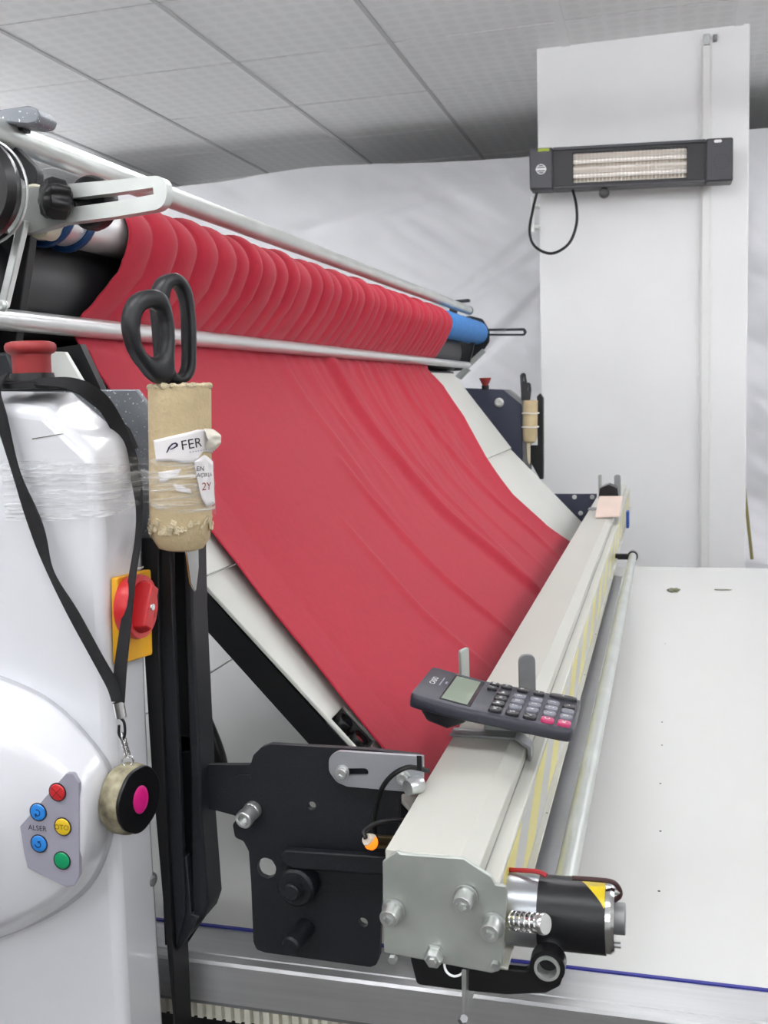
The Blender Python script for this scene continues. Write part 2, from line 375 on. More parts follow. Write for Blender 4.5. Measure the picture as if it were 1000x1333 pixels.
# the white sheeting hung across the hall behind the pillar
def tarp_pt(u, v):
    x = -4.45+8.9*u; top = 2.445-.03*(u-.2)+.012*math.sin(x*3.1)-.010*abs(math.sin(x*2.2+.5)); z = .02+(top-.02)*v
    q = x*.75+z*1.25; p = x*1.0-z*.55                      # creases run down from right to left
    d = .07*fnoise(x*.5+z*.55, z*.35-x*.3, 1.3)+.05*fnoise(q*1.1, p*.5, 4)
    d += .035*fnoise(q*2.4, p*.7, 9)+.020*(.5-abs(fnoise(q*4.6, p*1.2, 3)))+.011*(.5-abs(fnoise(q*9, p*1.6, 5)))+.005*fnoise(q*17, p*4, 6)
    d += .008*(.5-abs(fnoise(x*3.5-z*4, q*.9, 12)))+.004*fnoise(x*9, z*9, 2)
    for cx, cz, sl, wd, hh in ((-1.0, 1.72, .55, .03, .02), (-.75, 1.95, .75, .025, .018), (-1.5, 2.2, .18, .03, .016), (-.9, 1.5, .62, .03, .02), (-.6, 1.75, .9, .03, .022)):
        e = (z-cz)-sl*(x-cx); d += hh*math.exp(-(e/wd)**2)*math.exp(-((x-cx)/.7)**2)
    if x > .1: d += (.06*fnoise(x*3, z*2.2, 8)+.03*fnoise(x*7, z*5, 2))*min(1, (x-.1)*3)
    return V((x, 4.88+d, z))
o = obj('tarpaulin', b_grid(tarp_pt, 420, 150), M['tarp'], smooth=180)
tag(o, 'wrinkled white plastic sheeting hung as a curtain behind the pillar and machine', 'sheeting')
for i, x in enumerate((-1.18, -.55)): pass

# white cable trunking up the pillar
t = thing('cable_trunking', 'white vertical cable trunking on the right part of the pillar', 'trunking', (.144, 3.97, .1))
obj('channel', b_box(.126, .162, 3.958, 3.98, .1, 2.56), M['trunk'], t, bevel=.003)
obj('cover_strip', b_box(.131, .157, 3.952, 3.958, .1, 2.535), M['trunk'], t, bevel=.002)
obj('end_clip', b_box(.134, .156, 3.946, 3.98, 2.536, 2.572), M['steel'], t, bevel=.002)
obj('end_clip', b_box(.166, .18, 3.955, 3.98, 2.55, 2.57), M['darkmetal'], t, bevel=.002)

# infrared heater on the pillar
HY = 3.83
t = thing('infrared_heater', 'black wall-mounted infrared heater with a bright grille on the white pillar', 'heater', (-.12, 3.9, 2.13))
def hz(x, z): return z-(x+.12)*.037          # it hangs a little lower at its right end
def hbox(x0, x1, y0, y1, z0, z1): return b_prism([(x0, hz(x0, z0)), (x1, hz(x1, z0)), (x1, hz(x1, z1)), (x0, hz(x0, z1))], FXZ(y0), y1-y0)
obj('housing', b_prism([(-.46, hz(-.46, 2.061)), (.22, hz(.22, 2.061)), (.22, hz(.22, 2.192)), (-.46, hz(-.46, 2.192))], FXZ(HY), .07,
    [[(-.316, hz(-.316, 2.072)), (.076, hz(.076, 2.072)), (.076, hz(.076, 2.174)), (-.316, hz(-.316, 2.174))]]), M['heatd'], t, bevel=.003)
for x0, x1 in ((-.470, -.386), (.138, .228)): obj('end_cap', hbox(x0, x1, HY-.012, HY+.075, 2.052, 2.197), M['heat'], t, bevel=.006)
obj('top_rail', hbox(-.386, .138, HY-.006, HY+.07, 2.186, 2.197), M['heat'], t, bevel=.002)
obj('bottom_rail', hbox(-.386, .138, HY-.006, HY+.07, 2.052, 2.062), M['heat'], t, bevel=.002)
def refl(u, v):
    x = -.316+.392*u; z = 2.072+.102*v; return V((x, HY+.045-.028*abs(math.cos(v*2*math.pi)), hz(x, z)))
obj('reflector', b_grid(refl, 8, 36), M['mirror'], t, smooth=50)
for z in (2.098, 2.148): obj('heating_tube', b_cyl((-.316, HY+.02, hz(-.316, z)), (.076, HY+.02, hz(.076, z)), .0075, 14), M['quartz'], t)
gb = [b_cyl((x, HY+.006, hz(x, 2.072)), (x, HY+.006, hz(x, 2.174)), .0011, 6) for x in [-.316+.392*k/30 for k in range(1, 30)]]
gb += [b_cyl((-.316, HY+.006, hz(-.316, z)), (.076, HY+.006, hz(.076, z)), .0013, 6) for z in (2.09, 2.107, 2.123, 2.14, 2.157)]
obj('grille', gb, M['wire'], t, kind='stuff')
obj('tilt_knob', b_lathe([(0, 0), (0, .012), (.008, .019), (.022, .017), (.026, 0)], (-.208, HY+.03, 2.038), (0, -1, 0), 16), M['rubber'], t)
obj('knob_stem', b_cyl((-.208, HY+.04, 2.065), (-.208, HY+.04, 2.035), .008, 10), M['heatd'], t)
for x in (-.3, .06): obj('wall_bracket', b_box(x-.015, x+.015, HY+.06, 3.985, 2.10, 2.15), M['heatd'], t)
cb = smooth_path([(-.449, HY+.03, 2.06), (-.463, HY+.02, 2.0), (-.474, HY+.0, 1.92), (-.455, HY, 1.865), (-.396, HY, 1.836), (-.335, HY, 1.865), (-.306, HY, 1.93), (-.306, HY+.01, 2.0), (-.322, HY+.03, 2.066)], 8)
obj('power_cable', b_tube(cb, .0052, 10), M['rubber'], t)
f = (V((-.428, HY-.0125, hz(-.428, 2.122))), V((1, 0, -.037)).normalized(), V((0, 0, 1)), V((0, -1, 0)))
lg = [b_prism(circ(0, 0, .018, 28), f, .0004, [circ(0, 0, .0152, 28)], .0005), b_prism([(-.019, -.004), (.019, -.004), (.019, .004), (-.019, .004)], f, .0004, (), .0009),
      b_prism([(-.013, .008), (.013, .008), (.010, .0105), (-.010, .0105)], f, .0004, (), .0006), b_prism([(-.013, -.008), (.013, -.008), (.010, -.0105), (-.010, -.0105)], f, .0004, (), .0006)]
obj('round_emblem', lg, M['white'], t, label='white round emblem')
f = (V((-.438, HY-.0125, hz(-.43, 2.19))), V((1, 0, -.037)).normalized(), V((0, 0, 1)), V((0, -1, 0)))
obj('warning_sticker', b_prism([(0, -.006), (.04, -.006), (.04, .004), (0, .004)], f, .0004, (), .0005), M['sticker'], t, label='yellow-green sticker')
f = (V((.190, HY-.0125, hz(.19, 2.118))), V((1, 0, -.037)).normalized(), V((0, 0, 1)), V((0, -1, 0)))
obj('vent_ring', [b_prism([(math.cos(a)*.025-.002, math.sin(a)*.025-.0012), (math.cos(a)*.025+.002, math.sin(a)*.025-.0012), (math.cos(a)*.025+.002, math.sin(a)*.025+.0012), (math.cos(a)*.025-.002, math.sin(a)*.025+.0012)],
    f, .0004, (), .0006) for a in [k*math.pi/7 for k in range(14)]], M['dblack'], t)
obj('maker_plate', b_prism(slot2(-.02, .068, -.004, .068, .005), f, .0004, (), .0006), M['white'], t)
o = obj('pipe_stub', b_cyl((-.475, 3.93, 1.93), (-.472, 3.93, 2.06), .008, 12), M['trunk'])
tag(o, 'short pale pipe hanging at the pillar edge behind the heater cable', 'pipe')
for z in (1.95, 2.03): obj('pipe_clip', b_box(-.477, -.452, 3.925, 3.99, z-.006, z+.006), M['trunk'], o)
o = obj('garden_cane', b_cyl((.36, 4.55, .6), (.318, 4.55, .98), .007, 10), mat('cane', '#8d8455', .7))
tag(o, 'thin olive pole leaning behind the right edge of the pillar', 'pole')

# ================================================================= THE CUTTING TABLE
TZ = .85
table = thing('cutting_table', 'long white-topped cutting table with an aluminium edge rail', 'table', (0, 1.85, 0))
for x0, x1 in ((-2.6, -.8065), (-.8035, 2.6)): obj('tabletop_panel', b_box(x0, x1, .846, 2.885, TZ-.03, TZ), M['table'], table, bevel=.0008)
obj('edge_strip', b_box(-2.6, 2.6, .8425, .846, TZ-.02, TZ+.0012), M['blue'], table, smooth=0, label='dark blue edging strip')
railp = [(.842, TZ), (.800, TZ), (.7995, TZ-.0012), (.797, TZ-.0012), (.7965, TZ), (.788, TZ), (.786, TZ-.0025), (.786, .812), (.79, .8095), (.842, .8095)]
obj('edge_rail', b_loft([[(x, y, z) for y, z in railp] for x in (-2.6, 2.6)]), M['alu'], table, smooth=30)
obj('rail_base', b_box(-2.6, 2.6, .792, .842, .805, .8095), M['darkmetal'], table)
bm = b_box(-2.6, 2.6, .800, .812, .787, .805)
teeth = [bm]
for k in range(190):
    x = -.70+k*.0093; teeth.append(b_prism([(x, .7945), (x+.0052, .7945), (x+.0060, .8), (x-.0008, .8)], FXY(.803), .014))
obj('toothed_rack', teeth, M['rack'], table, kind='stuff', smooth=0)
obj('apron', b_box(-2.6, 2.6, .9, .93, .55, .82), M['dblack'], table)
for x in (-2.2, -.9, .9, 2.2):
    for y in (1.0, 2.7): obj('leg', b_box(x-.03, x+.03, y-.03, y+.03, 0, TZ-.03), M['darkmetal'], table)
holes = [(-0.0032,1.4287,0.8502),(-0.0048,1.2851,0.8502),(-0.0043,1.1416,0.8502),(-0.0052,0.9991,0.8502),(-0.0034,1.5304,0.8502),(0.0014,2.0120,0.8502)]
obj('air_holes', [b_lathe([(0, 0), (0, .0014), (.0003, .0013), (.0003, 0)], p, (0, 0, 1), 8) for p in holes], M['dblack'], table, kind='stuff')
for k, (lab, px) in enumerate((('small grey-green lint tuft on the far table top', (0.0216,2.5476,0.8500)), ('faint grey smear of lint right of the tuft on the table', (0.1367,2.5693,0.8500)))):
    c = V(px); bm = bmesh.new(); bmesh.ops.create_icosphere(bm, subdivisions=3, radius=1)
    for v in bm.verts:
        q = v.co*(1+.5*fnoise(v.co.x*2, v.co.y*2, v.co.z*2+k*5)); v.co = V((c.x+q.x*(.014 if k == 0 else .02), c.y+q.y*(.022 if k == 0 else .008), c.z+.0005+max(0, q.z)*(.006 if k == 0 else .0012)))
    tag(obj('lint_tuft', bm, M['moss'], smooth=180), lab, 'lint', 'lint on the table')

# ================================================================= THE SPREADING MACHINE (it all travels as one)
mc = thing('fabric_spreading_machine', 'large fabric spreading machine with rollers, sloping tray, white end cover and cream beam', 'machine', (-.45, .82, .85))
YN, YF = .78, 3.10           # near and far side frames

# --- rollers, pipe and bar, all along Y
PX, PZ = -.60, 1.6035
pipe = obj('upper_pipe', b_pipe((PX, .70, PZ), (PX, 3.25, PZ), .0135, .0105, 28), M['pipe'], mc)
obj('guide_bar', b_cyl((-.60, .68, 1.4305), (-.60, 3.22, 1.4305), .0105, 24), M['bar'], mc)
RX, RZ = -.602, 1.540
roll = obj('fabric_roller', b_cyl((RX, .84, RZ), (RX, 3.40, RZ), .027, 32), M['silver'], mc)
for y in (.893, .935, .975): obj('cord_ring', b_tube([(RX+.0295*math.cos(a), y+.006*math.sin(a), RZ+.0295*math.sin(a)) for a in [2*math.pi*k/28 for k in range(28)]], .0042, 8, closed=True), M['bluecord'], roll)
def sleeve(t, a): return 1+.012*math.sin(t*2+a*60)
obj('foam_sleeve', b_lathe([(0, .028), (0, .036)]+[(.01+.024*k, .0375+.0012*(k % 2)) for k in range(24)]+[(.60, .036), (.60, .028)], (RX, 2.835, RZ), (0, 1, 0), 32, sleeve), M['bluefoam'], roll, label='blue foam sleeve')
obj('drum_roller', b_cyl((-.672, .80, 1.471), (-.672, 3.16, 1.471), .066, 40, ch=.004), M['greyrubber'], mc)
obj('lower_channel', b_box(-.70, -.625, .80, 3.12, 1.345, 1.41), M['dblack'], mc, bevel=.003)

obj('shade_block', b_loft([[(-.78, y, 1.22), (-.76, y, 1.36), (-.98, y, 1.40), (-1.15, y, 1.36), (-1.15, y, 1.24), (-.98, y, 1.20)] for y in (.86, 3.08)]), M['navy'], mc, bevel=.004)  # added unseen block, keeps lamp light off the table under the machine
# --- near roller bracket and clamps
br = obj('roller_bracket', b_prism(round_poly([(-.78, 1.40), (-.61, 1.40), (-.585, 1.50), (-.57, 1.57), (-.60, 1.60), (-.78, 1.60)], .012), FXZ(.875), .012), M['dblack'], mc, bevel=.001)
obj('hand_wheel', b_lathe([(0, 0), (0, .034), (.002, .043), (.007, .0455), (.012, .0455), (.018, .04), (.018, 0)], (-0.5728,0.7900,1.5347), (0, -1, 0), 40), M['rubber'], br)
obj('wheel_rim', b_tube([V((-0.5728,0.7900,1.5347))+V((.0455*math.cos(a), .002, .0455*math.sin(a))) for a in [2*math.pi*k/40 for k in range(40)]], .0013, 8, closed=True), M['steel'], br)
arm = [(-0.5797,1.5461),(-0.5238,1.5462),(-0.4697,1.5457),(-0.4194,1.5461),(-0.4212,1.5175),(-0.4719,1.5140),(-0.5264,1.5120),(-0.5588,1.5061),(-0.5830,1.5065)]
ah = [(-0.5153,1.5334),(-0.4704,1.5345),(-0.4334,1.5361),(-0.4330,1.5302),(-0.4709,1.5273),(-0.5159,1.5254)]
sa = obj('slotted_arm', b_prism(round_poly(arm, [.004, .004, .004, .017, .017, .004, .004, .004, .004], 8), FXZ(.84), .012, [ah]), M['pipe'], br, bevel=.0015)
def star(t, a): return 1+.10*math.cos(t*7)
obj('star_knob', b_lathe([(0, 0), (0, .012), (.004, .0165), (.016, .0175), (.021, .015), (.024, .008), (.024, 0)], (-0.5199,0.8420,1.5314), (-.55, -.83, .05), 56, star), M['rubber'], br)
obj('clamp_disc', b_lathe([(0, 0), (0, .022), (.003, .024), (.016, .024), (.02, .021), (.02, 0)], (-0.5107,0.8580,1.5334), (.2, 1, 0), 28), M['rubber'], br)
obj('lower_clamp', b_lathe([(0, 0), (0, .012), (.004, .015), (.016, .0155), (.02, .013), (.02, 0)], (-0.5130,0.8580,1.5240), (.15, 1, 0), 28), M['greyrubber'], br)
obj('spacer_bush', b_lathe([(0, 0), (0, .014), (.002, .016), (.03, .016), (.03, 0)], (-0.5582,0.8450,1.5349), (.1, 1, 0), 28), M['cream'], br)
obj('spacer_bush', b_lathe([(0, 0), (0, .011), (.002, .013), (.02, .013), (.02, 0)], (-0.5636,0.8580,1.5167), (.1, 1, 0), 28), M['cream'], br)
obj('slot_shaft', b_cyl((-0.5172,0.8460,1.5278), (-0.5036,0.8700,1.5348), .006, 14), M['dblack'], br)
obj('strut', b_prism([(-0.5646,1.5174),(-0.5568,1.5155),(-0.5849,1.4397),(-0.5929,1.4415)], FXZ(.83), .008), M['steel'], br, bevel=.0008)
obj('bolt', b_socket((-0.5808,0.8220,1.4403), (0, -1, 0), .0045, .006), M['steel'], br)
obj('pipe_bracket', b_prism(round_poly([(-0.6457,1.6232),(-0.5659,1.6242),(-0.5573,1.6206),(-0.5538,1.6141),(-0.5576,1.6076),(-0.5674,1.6065),(-0.5883,1.6106),(-0.6471,1.6080)], .005), FXZ(.86), .03), M['speck'], mc, bevel=.002)
obj('bracket_post', b_prism([(-0.6321,1.6184),(-0.5820,1.6136),(-0.5826,1.6066),(-0.6329,1.6100)], FXZ(.875), .012), M['dblack'], mc)

# --- sloping tray: four pale panels on black side rails
TP = [(-.606, 1.400), (-.437, 1.176), (-.285, 1.013), (-.212, .938)]
def panel(name, a, b, y0, y1, lift, m, holes=()):
    a, b = V((a[0], 0, a[1])), V((b[0], 0, b[1])); u = V((0, 1, 0)); vv = (b-a).normalized(); nn = vv.cross(u).normalized()
    if nn.z < 0: nn = -nn
    f = (a, u, vv, nn); L = (b-a).length
    return obj(name, b_prism([(y0, 0), (y1, 0), (y1, L), (y0, L)], f, .004, holes, lift), m, mc, smooth=20, bevel=.0008), f
pu, fu = panel('upper_tray_panel', TP[0], TP[1], .90, 3.0, .004, M['tray'])
hole = [(.905, .186), (.945, .186), (.945, .232), (.905, .232)]
pl, fl = panel('lower_tray_panel', TP[1], TP[3], .90, 3.0, 0, M['tray'], [hole])
obj('sensor_pocket', b_box(-.28, -.24, 0, .01, 0, .01) if False else b_prism([(.903, .184), (.947, .184), (.947, .234), (.903, .234)], fl, .003, (), -.020), M['dblack'], pl)
for a in ([(.905, .186), (.905, .232)], [(.905, .232), (.945, .232)], [(.945, .186), (.945, .232)], [(.905, .186), (.945, .186)]):
    (p, q), (r, s) = a; obj('pocket_wall', b_prism([(p-.0005, q-.0005), (r+.0005, q-.0005), (r+.0005, s+.0005), (p-.0005, s+.0005)], fl, .018, (), -.003), M['darkmetal'], pl)
for a, b, col in ((.921, .197, 'dblack'), (.919, .219, 'estop')):
    obj('sensor_lens', b_lathe([(0, 0), (0, .0095), (.014, .0095), (.016, .0085), (.016, .0065), (.012, .0065)], fp(fl, a, b, -.013), fl[3], 20), M['rubber'], pl)
    obj('lens_glass', b_lathe([(0, 0), (0, .0065), (.0006, 0)], fp(fl, a, b, -.001), fl[3], 16), M[col], pl)
for y0, y1, nm in ((.9005, .93, 'tray_side_rail'), (2.965, 2.99, 'tray_side_rail')):
    bm = []
    for a, b in zip(TP, TP[1:]):
        d = V((b[0]-a[0], 0, b[1]-a[1])).normalized(); n = V((d.z, 0, -d.x)); n = -n if n.z > 0 else n
        A, B = V((a[0], 0, a[1]))+n*.0055, V((b[0], 0, b[1]))+n*.0055
        q = [A, B, B+n*.027, A+n*.027]; bm.append(b_prism([(p.x, p.z) for p in q], FXZ(y0), y1-y0))
    obj(nm, bm, M['dblack'], mc, smooth=20)
obj('tray_end_plate', b_prism([(-0.6028,1.4023),(-0.5447,1.3985),(-0.5245,1.3641),(-0.5692,1.3400),(-0.5920,1.3699)], FXZ(.86), .006), M['trayb'], mc, bevel=.0008)
obj('cloth_shade_plate', b_prism([(-0.5807,1.4029),(-0.5433,1.4065),(-0.5246,1.3655),(-0.5214,1.3528),(-0.5405,1.3534)], FXZ(.885), .01), M['dblack'], mc)  # black plate standing in for the shade under the lifted cloth edge

# --- near side frame: speckled top plate and black channel post
obj('side_frame_plate', b_prism([(-0.6517,1.3671),(-0.4251,1.3599),(-0.4088,1.3377),(-0.4178,1.1952),(-0.5247,1.1932),(-0.6653,1.2332)], FXZ(.775), .006), M['speck'], mc, bevel=.0012)
post = obj('channel_post', b_prism([(-0.4163,1.2382),(-0.4009,1.2383),(-0.4059,1.1478),(-0.4076,1.0415),(-0.4110,0.8098),(-0.4111,0.7470),(-0.4171,0.7460),(-0.4132,0.8095),(-0.4199,1.0407),(-0.4201,1.1473)], FXZ(.752), .03), M['dblack'], mc, bevel=.0008)
obj('front_flange', b_prism([(-0.4039,1.2439),(-0.3920,1.2440),(-0.3942,1.1731),(-0.3959,1.0404),(-0.3986,0.9104),(-0.4095,0.8747),(-0.4096,1.0395),(-0.4093,1.1464)], FXZ(.757), .006), M['black'], post, bevel=.0012)
obj('channel_web', b_prism([(-0.4375,1.2446),(-0.3934,1.2448),(-0.3928,1.0246),(-0.3933,0.9097),(-0.4056,0.8790),(-0.4232,0.8533),(-0.4434,0.8524)], FXZ(.80), .006), M['dblack'], post)
obj('rear_flange', b_prism([(-0.3849,1.2429),(-0.3773,1.2430),(-0.3800,1.1717),(-0.3808,1.0486),(-0.3823,0.9975),(-0.3804,0.9159),(-0.3855,0.9027),(-0.3972,0.8901),(-0.3907,1.0378),(-0.3878,1.1715)], FXZ(.765), .03), M['black'], post, bevel=.002)
obj('foot_plate', b_prism([(-0.4022,0.9600),(-0.3957,0.9606),(-0.3944,0.9086),(-0.3866,0.9066),(-0.4025,0.8823),(-0.4113,0.8713)], FXZ(.76), .04), M['black'], post, bevel=.001)
obj('roller_end', b_lathe([(0, 0), (0, .012), (.004, .016), (.03, .016), (.03, 0)], (-0.4143,0.8000,1.0409), (0, 1, 0), 24), M['cream'], mc)
cb = smooth_path([(-0.4696,0.9300,1.0769),(-0.4661,0.9300,1.0488),(-0.4539,0.9300,1.0210),(-0.4413,0.9300,0.9851),(-0.4343,0.9300,0.9404)], 8)
obj('black_hose', b_tube(cb, .0075, 12), M['rubber'], mc)

# --- black mounting plate between post and beam
mo = [(-0.3412,1.0383),(-0.3380,1.0474),(-0.3306,1.0546),(-0.3221,1.0579),(-0.2353,1.0587),(-0.1905,1.0563),(-0.1913,1.0257),(-0.2096,1.0224),(-0.2129,0.9784),(-0.2253,0.9639),(-0.2321,0.8783),(-0.2351,0.8703),(-0.2406,0.8676),(-0.3361,0.8691),(-0.3439,0.8710),(-0.3464,0.8779),(-0.3459,0.9316),(-0.3466,0.9608),(-0.3511,0.9695),(-0.3589,0.9722),(-0.3604,0.9839),(-0.3543,0.9914),(-0.3836,0.9966),(-0.3875,0.9542),(-0.4127,0.9519),(-0.4071,1.0450),(-0.3939,1.0458),(-0.3869,1.0408),(-0.3858,1.0353)]
mh = [[(-0.3325,0.9566),(-0.3255,0.9551),(-0.3216,0.9479),(-0.3241,0.9400),(-0.3306,0.9373),(-0.3377,0.9394),(-0.3402,0.9461),(-0.3377,0.9533)], [(-0.2897,1.0095),(-0.2855,1.0105),(-0.2829,1.0074),(-0.2844,1.0032),(-0.2886,1.0022),(-0.2919,1.0053)], [(-0.2472,0.9115),(-0.2425,0.9107),(-0.2406,0.9061),(-0.2441,0.9023),(-0.2488,0.9045),(-0.2500,0.9078)]]
mp = obj('mounting_plate', b_prism(round_poly(mo, .004, 4), FXZ(.78), .006, [round_poly(q, .006, 4) for q in mh]), M['black'], mc, bevel=.0008, smooth=25)
obj('plate_lip', b_prism([(-0.3556,1.0268),(-0.3519,1.0291),(-0.3412,1.0298),(-0.3414,1.0264),(-0.3557,1.0254)], FXZ(.779), .001), M['black'], mp)
def zbush(c, d, r, h): return [b_lathe([(0, 0), (0, r*.92), (h*.06, r), (h*.30, r), (h*.33, r*.93), (h*.62, r*.93), (h*.65, r), (h*.95, r), (h, r*.9), (h, r*.62), (h*.8, r*.6), (h*.8, 0)], c, d, 24)]
obj('spacer_stud', zbush((-0.3396,0.7800,1.0001), (-.12, -.98, -.16), .0078, .020), M['steel'], mp)
ar = obj('pivot_arm', b_prism([(-0.3114,0.9682),(-0.3071,0.9720),(-0.2079,0.9746),(-0.2083,0.9594),(-0.2213,0.9588),(-0.3017,0.9563),(-0.3110,0.9615)], FXZ(.765), .008), M['black'], mp, bevel=.0012)
hub = (-0.2989,0.7800,0.9391)
obj('pivot_hub', b_lathe([(0, 0), (0, .0165), (.014, .0165), (.016, .0145), (.016, .0085), (.02, .0085), (.02, .0072), (.023, .0072), (.024, .006), (.024, 0)], hub, (-.05, -1, 0), 32), M['black'], mp)
obj('guide_pin', b_lathe([(0, 0), (0, .0085), (.026, .0085), (.028, .007), (.028, 0)], (-0.2973,0.7800,0.8969), (-.15, -1, -.12), 20), M['black'], mp)
lk = [(-0.2675,1.0535),(-0.2593,1.0587),(-0.2395,1.0586),(-0.1873,1.0588),(-0.1881,1.0285),(-0.2080,1.0283),(-0.2525,1.0289),(-0.2617,1.0322),(-0.2680,1.0410)]
lb = obj('link_bar', b_prism(round_poly(lk, [.009, .009, .006, 0, 0, .006, .009, .009, .009], 4), FXZ(.772), .004, [slot2(*[(-0.2553,1.0412),(-0.2368,1.0432)][0], *[(-0.2553,1.0412),(-0.2368,1.0425)][1], .0031)]), M['link'], mp, bevel=.0006)
for p in ((-0.2560,0.7720,1.0412), (-0.2038,0.7720,1.0403)): obj('bolt', b_socket(p, (0, -1, 0), .0048, .006), M['steel'], lb)
obj('knurled_stud', b_lathe([(0, 0), (0, .0062), (.002, .007), (.012, .007), (.014, .0062), (.014, 0)], (-0.1898,0.7720,1.0361), (-.6, -.8, 0), 24), M['steel'], lb)
wirep = smooth_path([(-0.1822,0.7680,1.0485), (-0.1877,0.7650,1.0511), (-0.1973,0.7580,1.0543), (-0.2096,0.7560,1.0472), (-0.2193,0.7570,1.0334), (-0.2275,0.7650,1.0088), (-0.2302,0.7720,0.9871)], 8)
obj('sensor_cable', b_tube(wirep, .0021, 8), M['rubber'], mp)
obj('cable_tie', [b_box(*[v for p in zip(V((-0.1883,0.7560,1.0651)), V((-0.1849,0.7560,1.0534))) for v in (min(p)-.0003, max(p)+.0003)])], M['dblack'], lb)
sn = obj('proximity_sensor', b_cyl((-0.2261,0.7580,0.9904), (-0.2102,0.7750,0.9829), .0055, 20), M['brass'], mp)
obj('sensor_tip', b_lathe([(0, 0), (0, .0042), (.002, .0052), (.0075, .0055), (.0075, 0)], (-0.2301,0.7480,0.9958), V((-0.2261,0.7580,0.9904))-V((-0.2301,0.7480,0.9958)), 18), M['lampw'], sn)
obj('sensor_light', b_lathe([(0, 0), (0, .0036), (.003, .0056), (.006, .0058), (.006, 0)], (-0.2289,0.7478,0.9941), V((-0.2262,0.7580,0.9891))-V((-0.2302,0.7480,0.9946)), 18), M['orange'], sn)
obj('sensor_cable', b_tube(smooth_path([(-0.2301,0.7460,0.9980), (-0.2325,0.7500,1.0012), (-0.2261,0.7550,1.0054), (-0.2150,0.7570,1.0087), (-0.2017,0.7650,1.0070)], 8), .0020, 8), M['rubber'], sn)

# --- the cream beam with its galvanised end plate
BY0, BY1 = .66, 3.46
prof = [(-.1905, 1.0297), (-.1364, 1.0297), (-.1236, 1.0218), (-.1228, 1.0108), (-.1118, 1.0108), (-.1104, 1.0094), (-.1104, .9522), (-.1047, .9514), (-.1047, .9496), (-.1126, .9496), (-.1822, .9584), (-.1888, .9584), (-.1888, 1.0112), (-.1905, 1.0138)]
beam = obj('cutting_beam', b_loft([[(x, y, z) for x, z in prof] for y in (BY0+.0035, BY1)]), M['beam'], mc, smooth=25, bevel=.0007)
obj('top_groove', b_box(-.1239, -.1225, BY0+.004, BY1, 1.0110, 1.0124), M['darkmetal'], beam, smooth=0)
obj('hazard_tape', b_box(-.1105, -.1101, BY0+.006, BY1-.01, .956, 1.0065), M['hazard'], beam, smooth=0, label='yellow striped warning tape')
for k in range(10): obj('rivet', b_lathe([(0, 0), (0, .0014), (.0007, .001), (.001, 0)], (-.107, .93+.24*k, .9515), (.3, 0, 1), 10), M['darkmetal'], beam)
obj('under_rail', b_box(-.1905, -.1888, BY0+.02, BY1, .955, 1.012), M['dblack'], beam)
ep = [(-0.1918,1.0221),(-0.1808,1.0310),(-0.1787,1.0290),(-0.1333,1.0298),(-0.1143,1.0184),(-0.1118,1.0131),(-0.1049,1.0127),(-0.1039,1.0084),(-0.1080,0.9577),(-0.1103,0.9506),(-0.1157,0.9482),(-0.1929,0.9542)]
pe = obj('end_plate', b_prism(round_poly(ep, .001, 2), FXZ(.66), .0035), M['zinc'], beam, bevel=.0006)
for p in ((-0.1845,0.6600,0.9874), (-0.1323,0.6600,1.0032), (-0.1134,0.6600,0.9851)): obj('bolt', b_socket(p, (-.08, -1, -.10), .0068, .0125), M['steel'], pe)
obj('bolt', b_lathe([(0, 0), (0, .0077), (.0018, .0077), (.0018, .0065), (.007, .0065), (.0088, .0053), (.0088, .003), (.0105, .003), (.0105, 0)], (-0.1552,0.6600,0.9576), (-.05, -1, -.1), 6), M['steel'], pe)
for p in ((-0.1866,0.6615,0.9506), (-0.1123,0.6600,0.9560)): obj('nut', b_cyl(p, V(p)+V((0, -.0035, -.001)), .0034, 6), M['steel'], pe)
bp = [(-0.1372,0.6620,0.9472),(-0.1339,0.6620,0.9476),(-0.1353,0.6620,0.9106),(-0.1381,0.6620,0.9079)]; bq = [(-0.1349,0.7100,0.9195),(-0.1320,0.7100,0.9199),(-0.1345,0.7100,0.9110),(-0.1369,0.7100,0.9083)]
obj('hanger_blade', b_loft([bp, [tuple(V(x)) for x in bq]]), M['steel'], pe, bevel=.0004)
obj('hanger_bolt', b_cyl((-0.1360,0.6600,0.9118), (-0.1387,0.6650,0.9071), .003, 6), M['darkmetal'], pe)
# clamps that sit across the beam top (one near, one far)
def clamp(y, zs, prong, tab, part=beam):
    c = obj('clamp_saddle', b_box(-.1935, -.132, y, y+.020, 1.0299, 1.0322), M['darkmetal'], part, bevel=.0005)
    obj('clamp_side', b_prism([(-.132, 1.0322), (-.118, 1.0235), (-.118, 1.009), (-.120, 1.009), (-.120, 1.0215), (-.132, 1.0299)], FXZ(y), .020), M['darkmetal'], c)
    obj('clamp_pad', b_box(-.164, -.125, y+.018, y+.05, 1.0299, zs), M['zinc'], c, bevel=.001)
    tb, pb = V((tab[0], tab[1], 1.0301)), V((prong[0], prong[1], 1.0301))
    f = frame_n(tb, (.25, -1, .0)); h = tab[2]-1.0301; obj('upright_tab', b_prism(round_poly([(-.0084, 0), (.0084, 0), (.0084, h), (-.0084, h)], [0, 0, .0084, .0084], 6), f, .0035), M['darkmetal'], c, bevel=.0008)
    f = frame_n(pb, (.94, -.34, 0)); h = prong[2]-1.0301; obj('upright_tab', b_prism(round_poly([(-.008, -.02), (.008, -.02), (.008, h), (-.008, h)], [0, 0, .0035, .0035], 6), f, .0037), M['zinc'], c, bevel=.0008)
    obj('clamp_strap', b_box(-.193, -.120, tab[1]-.012, tab[1]+.004, 1.0299, 1.0322), M['darkmetal'], c, bevel=.0005)
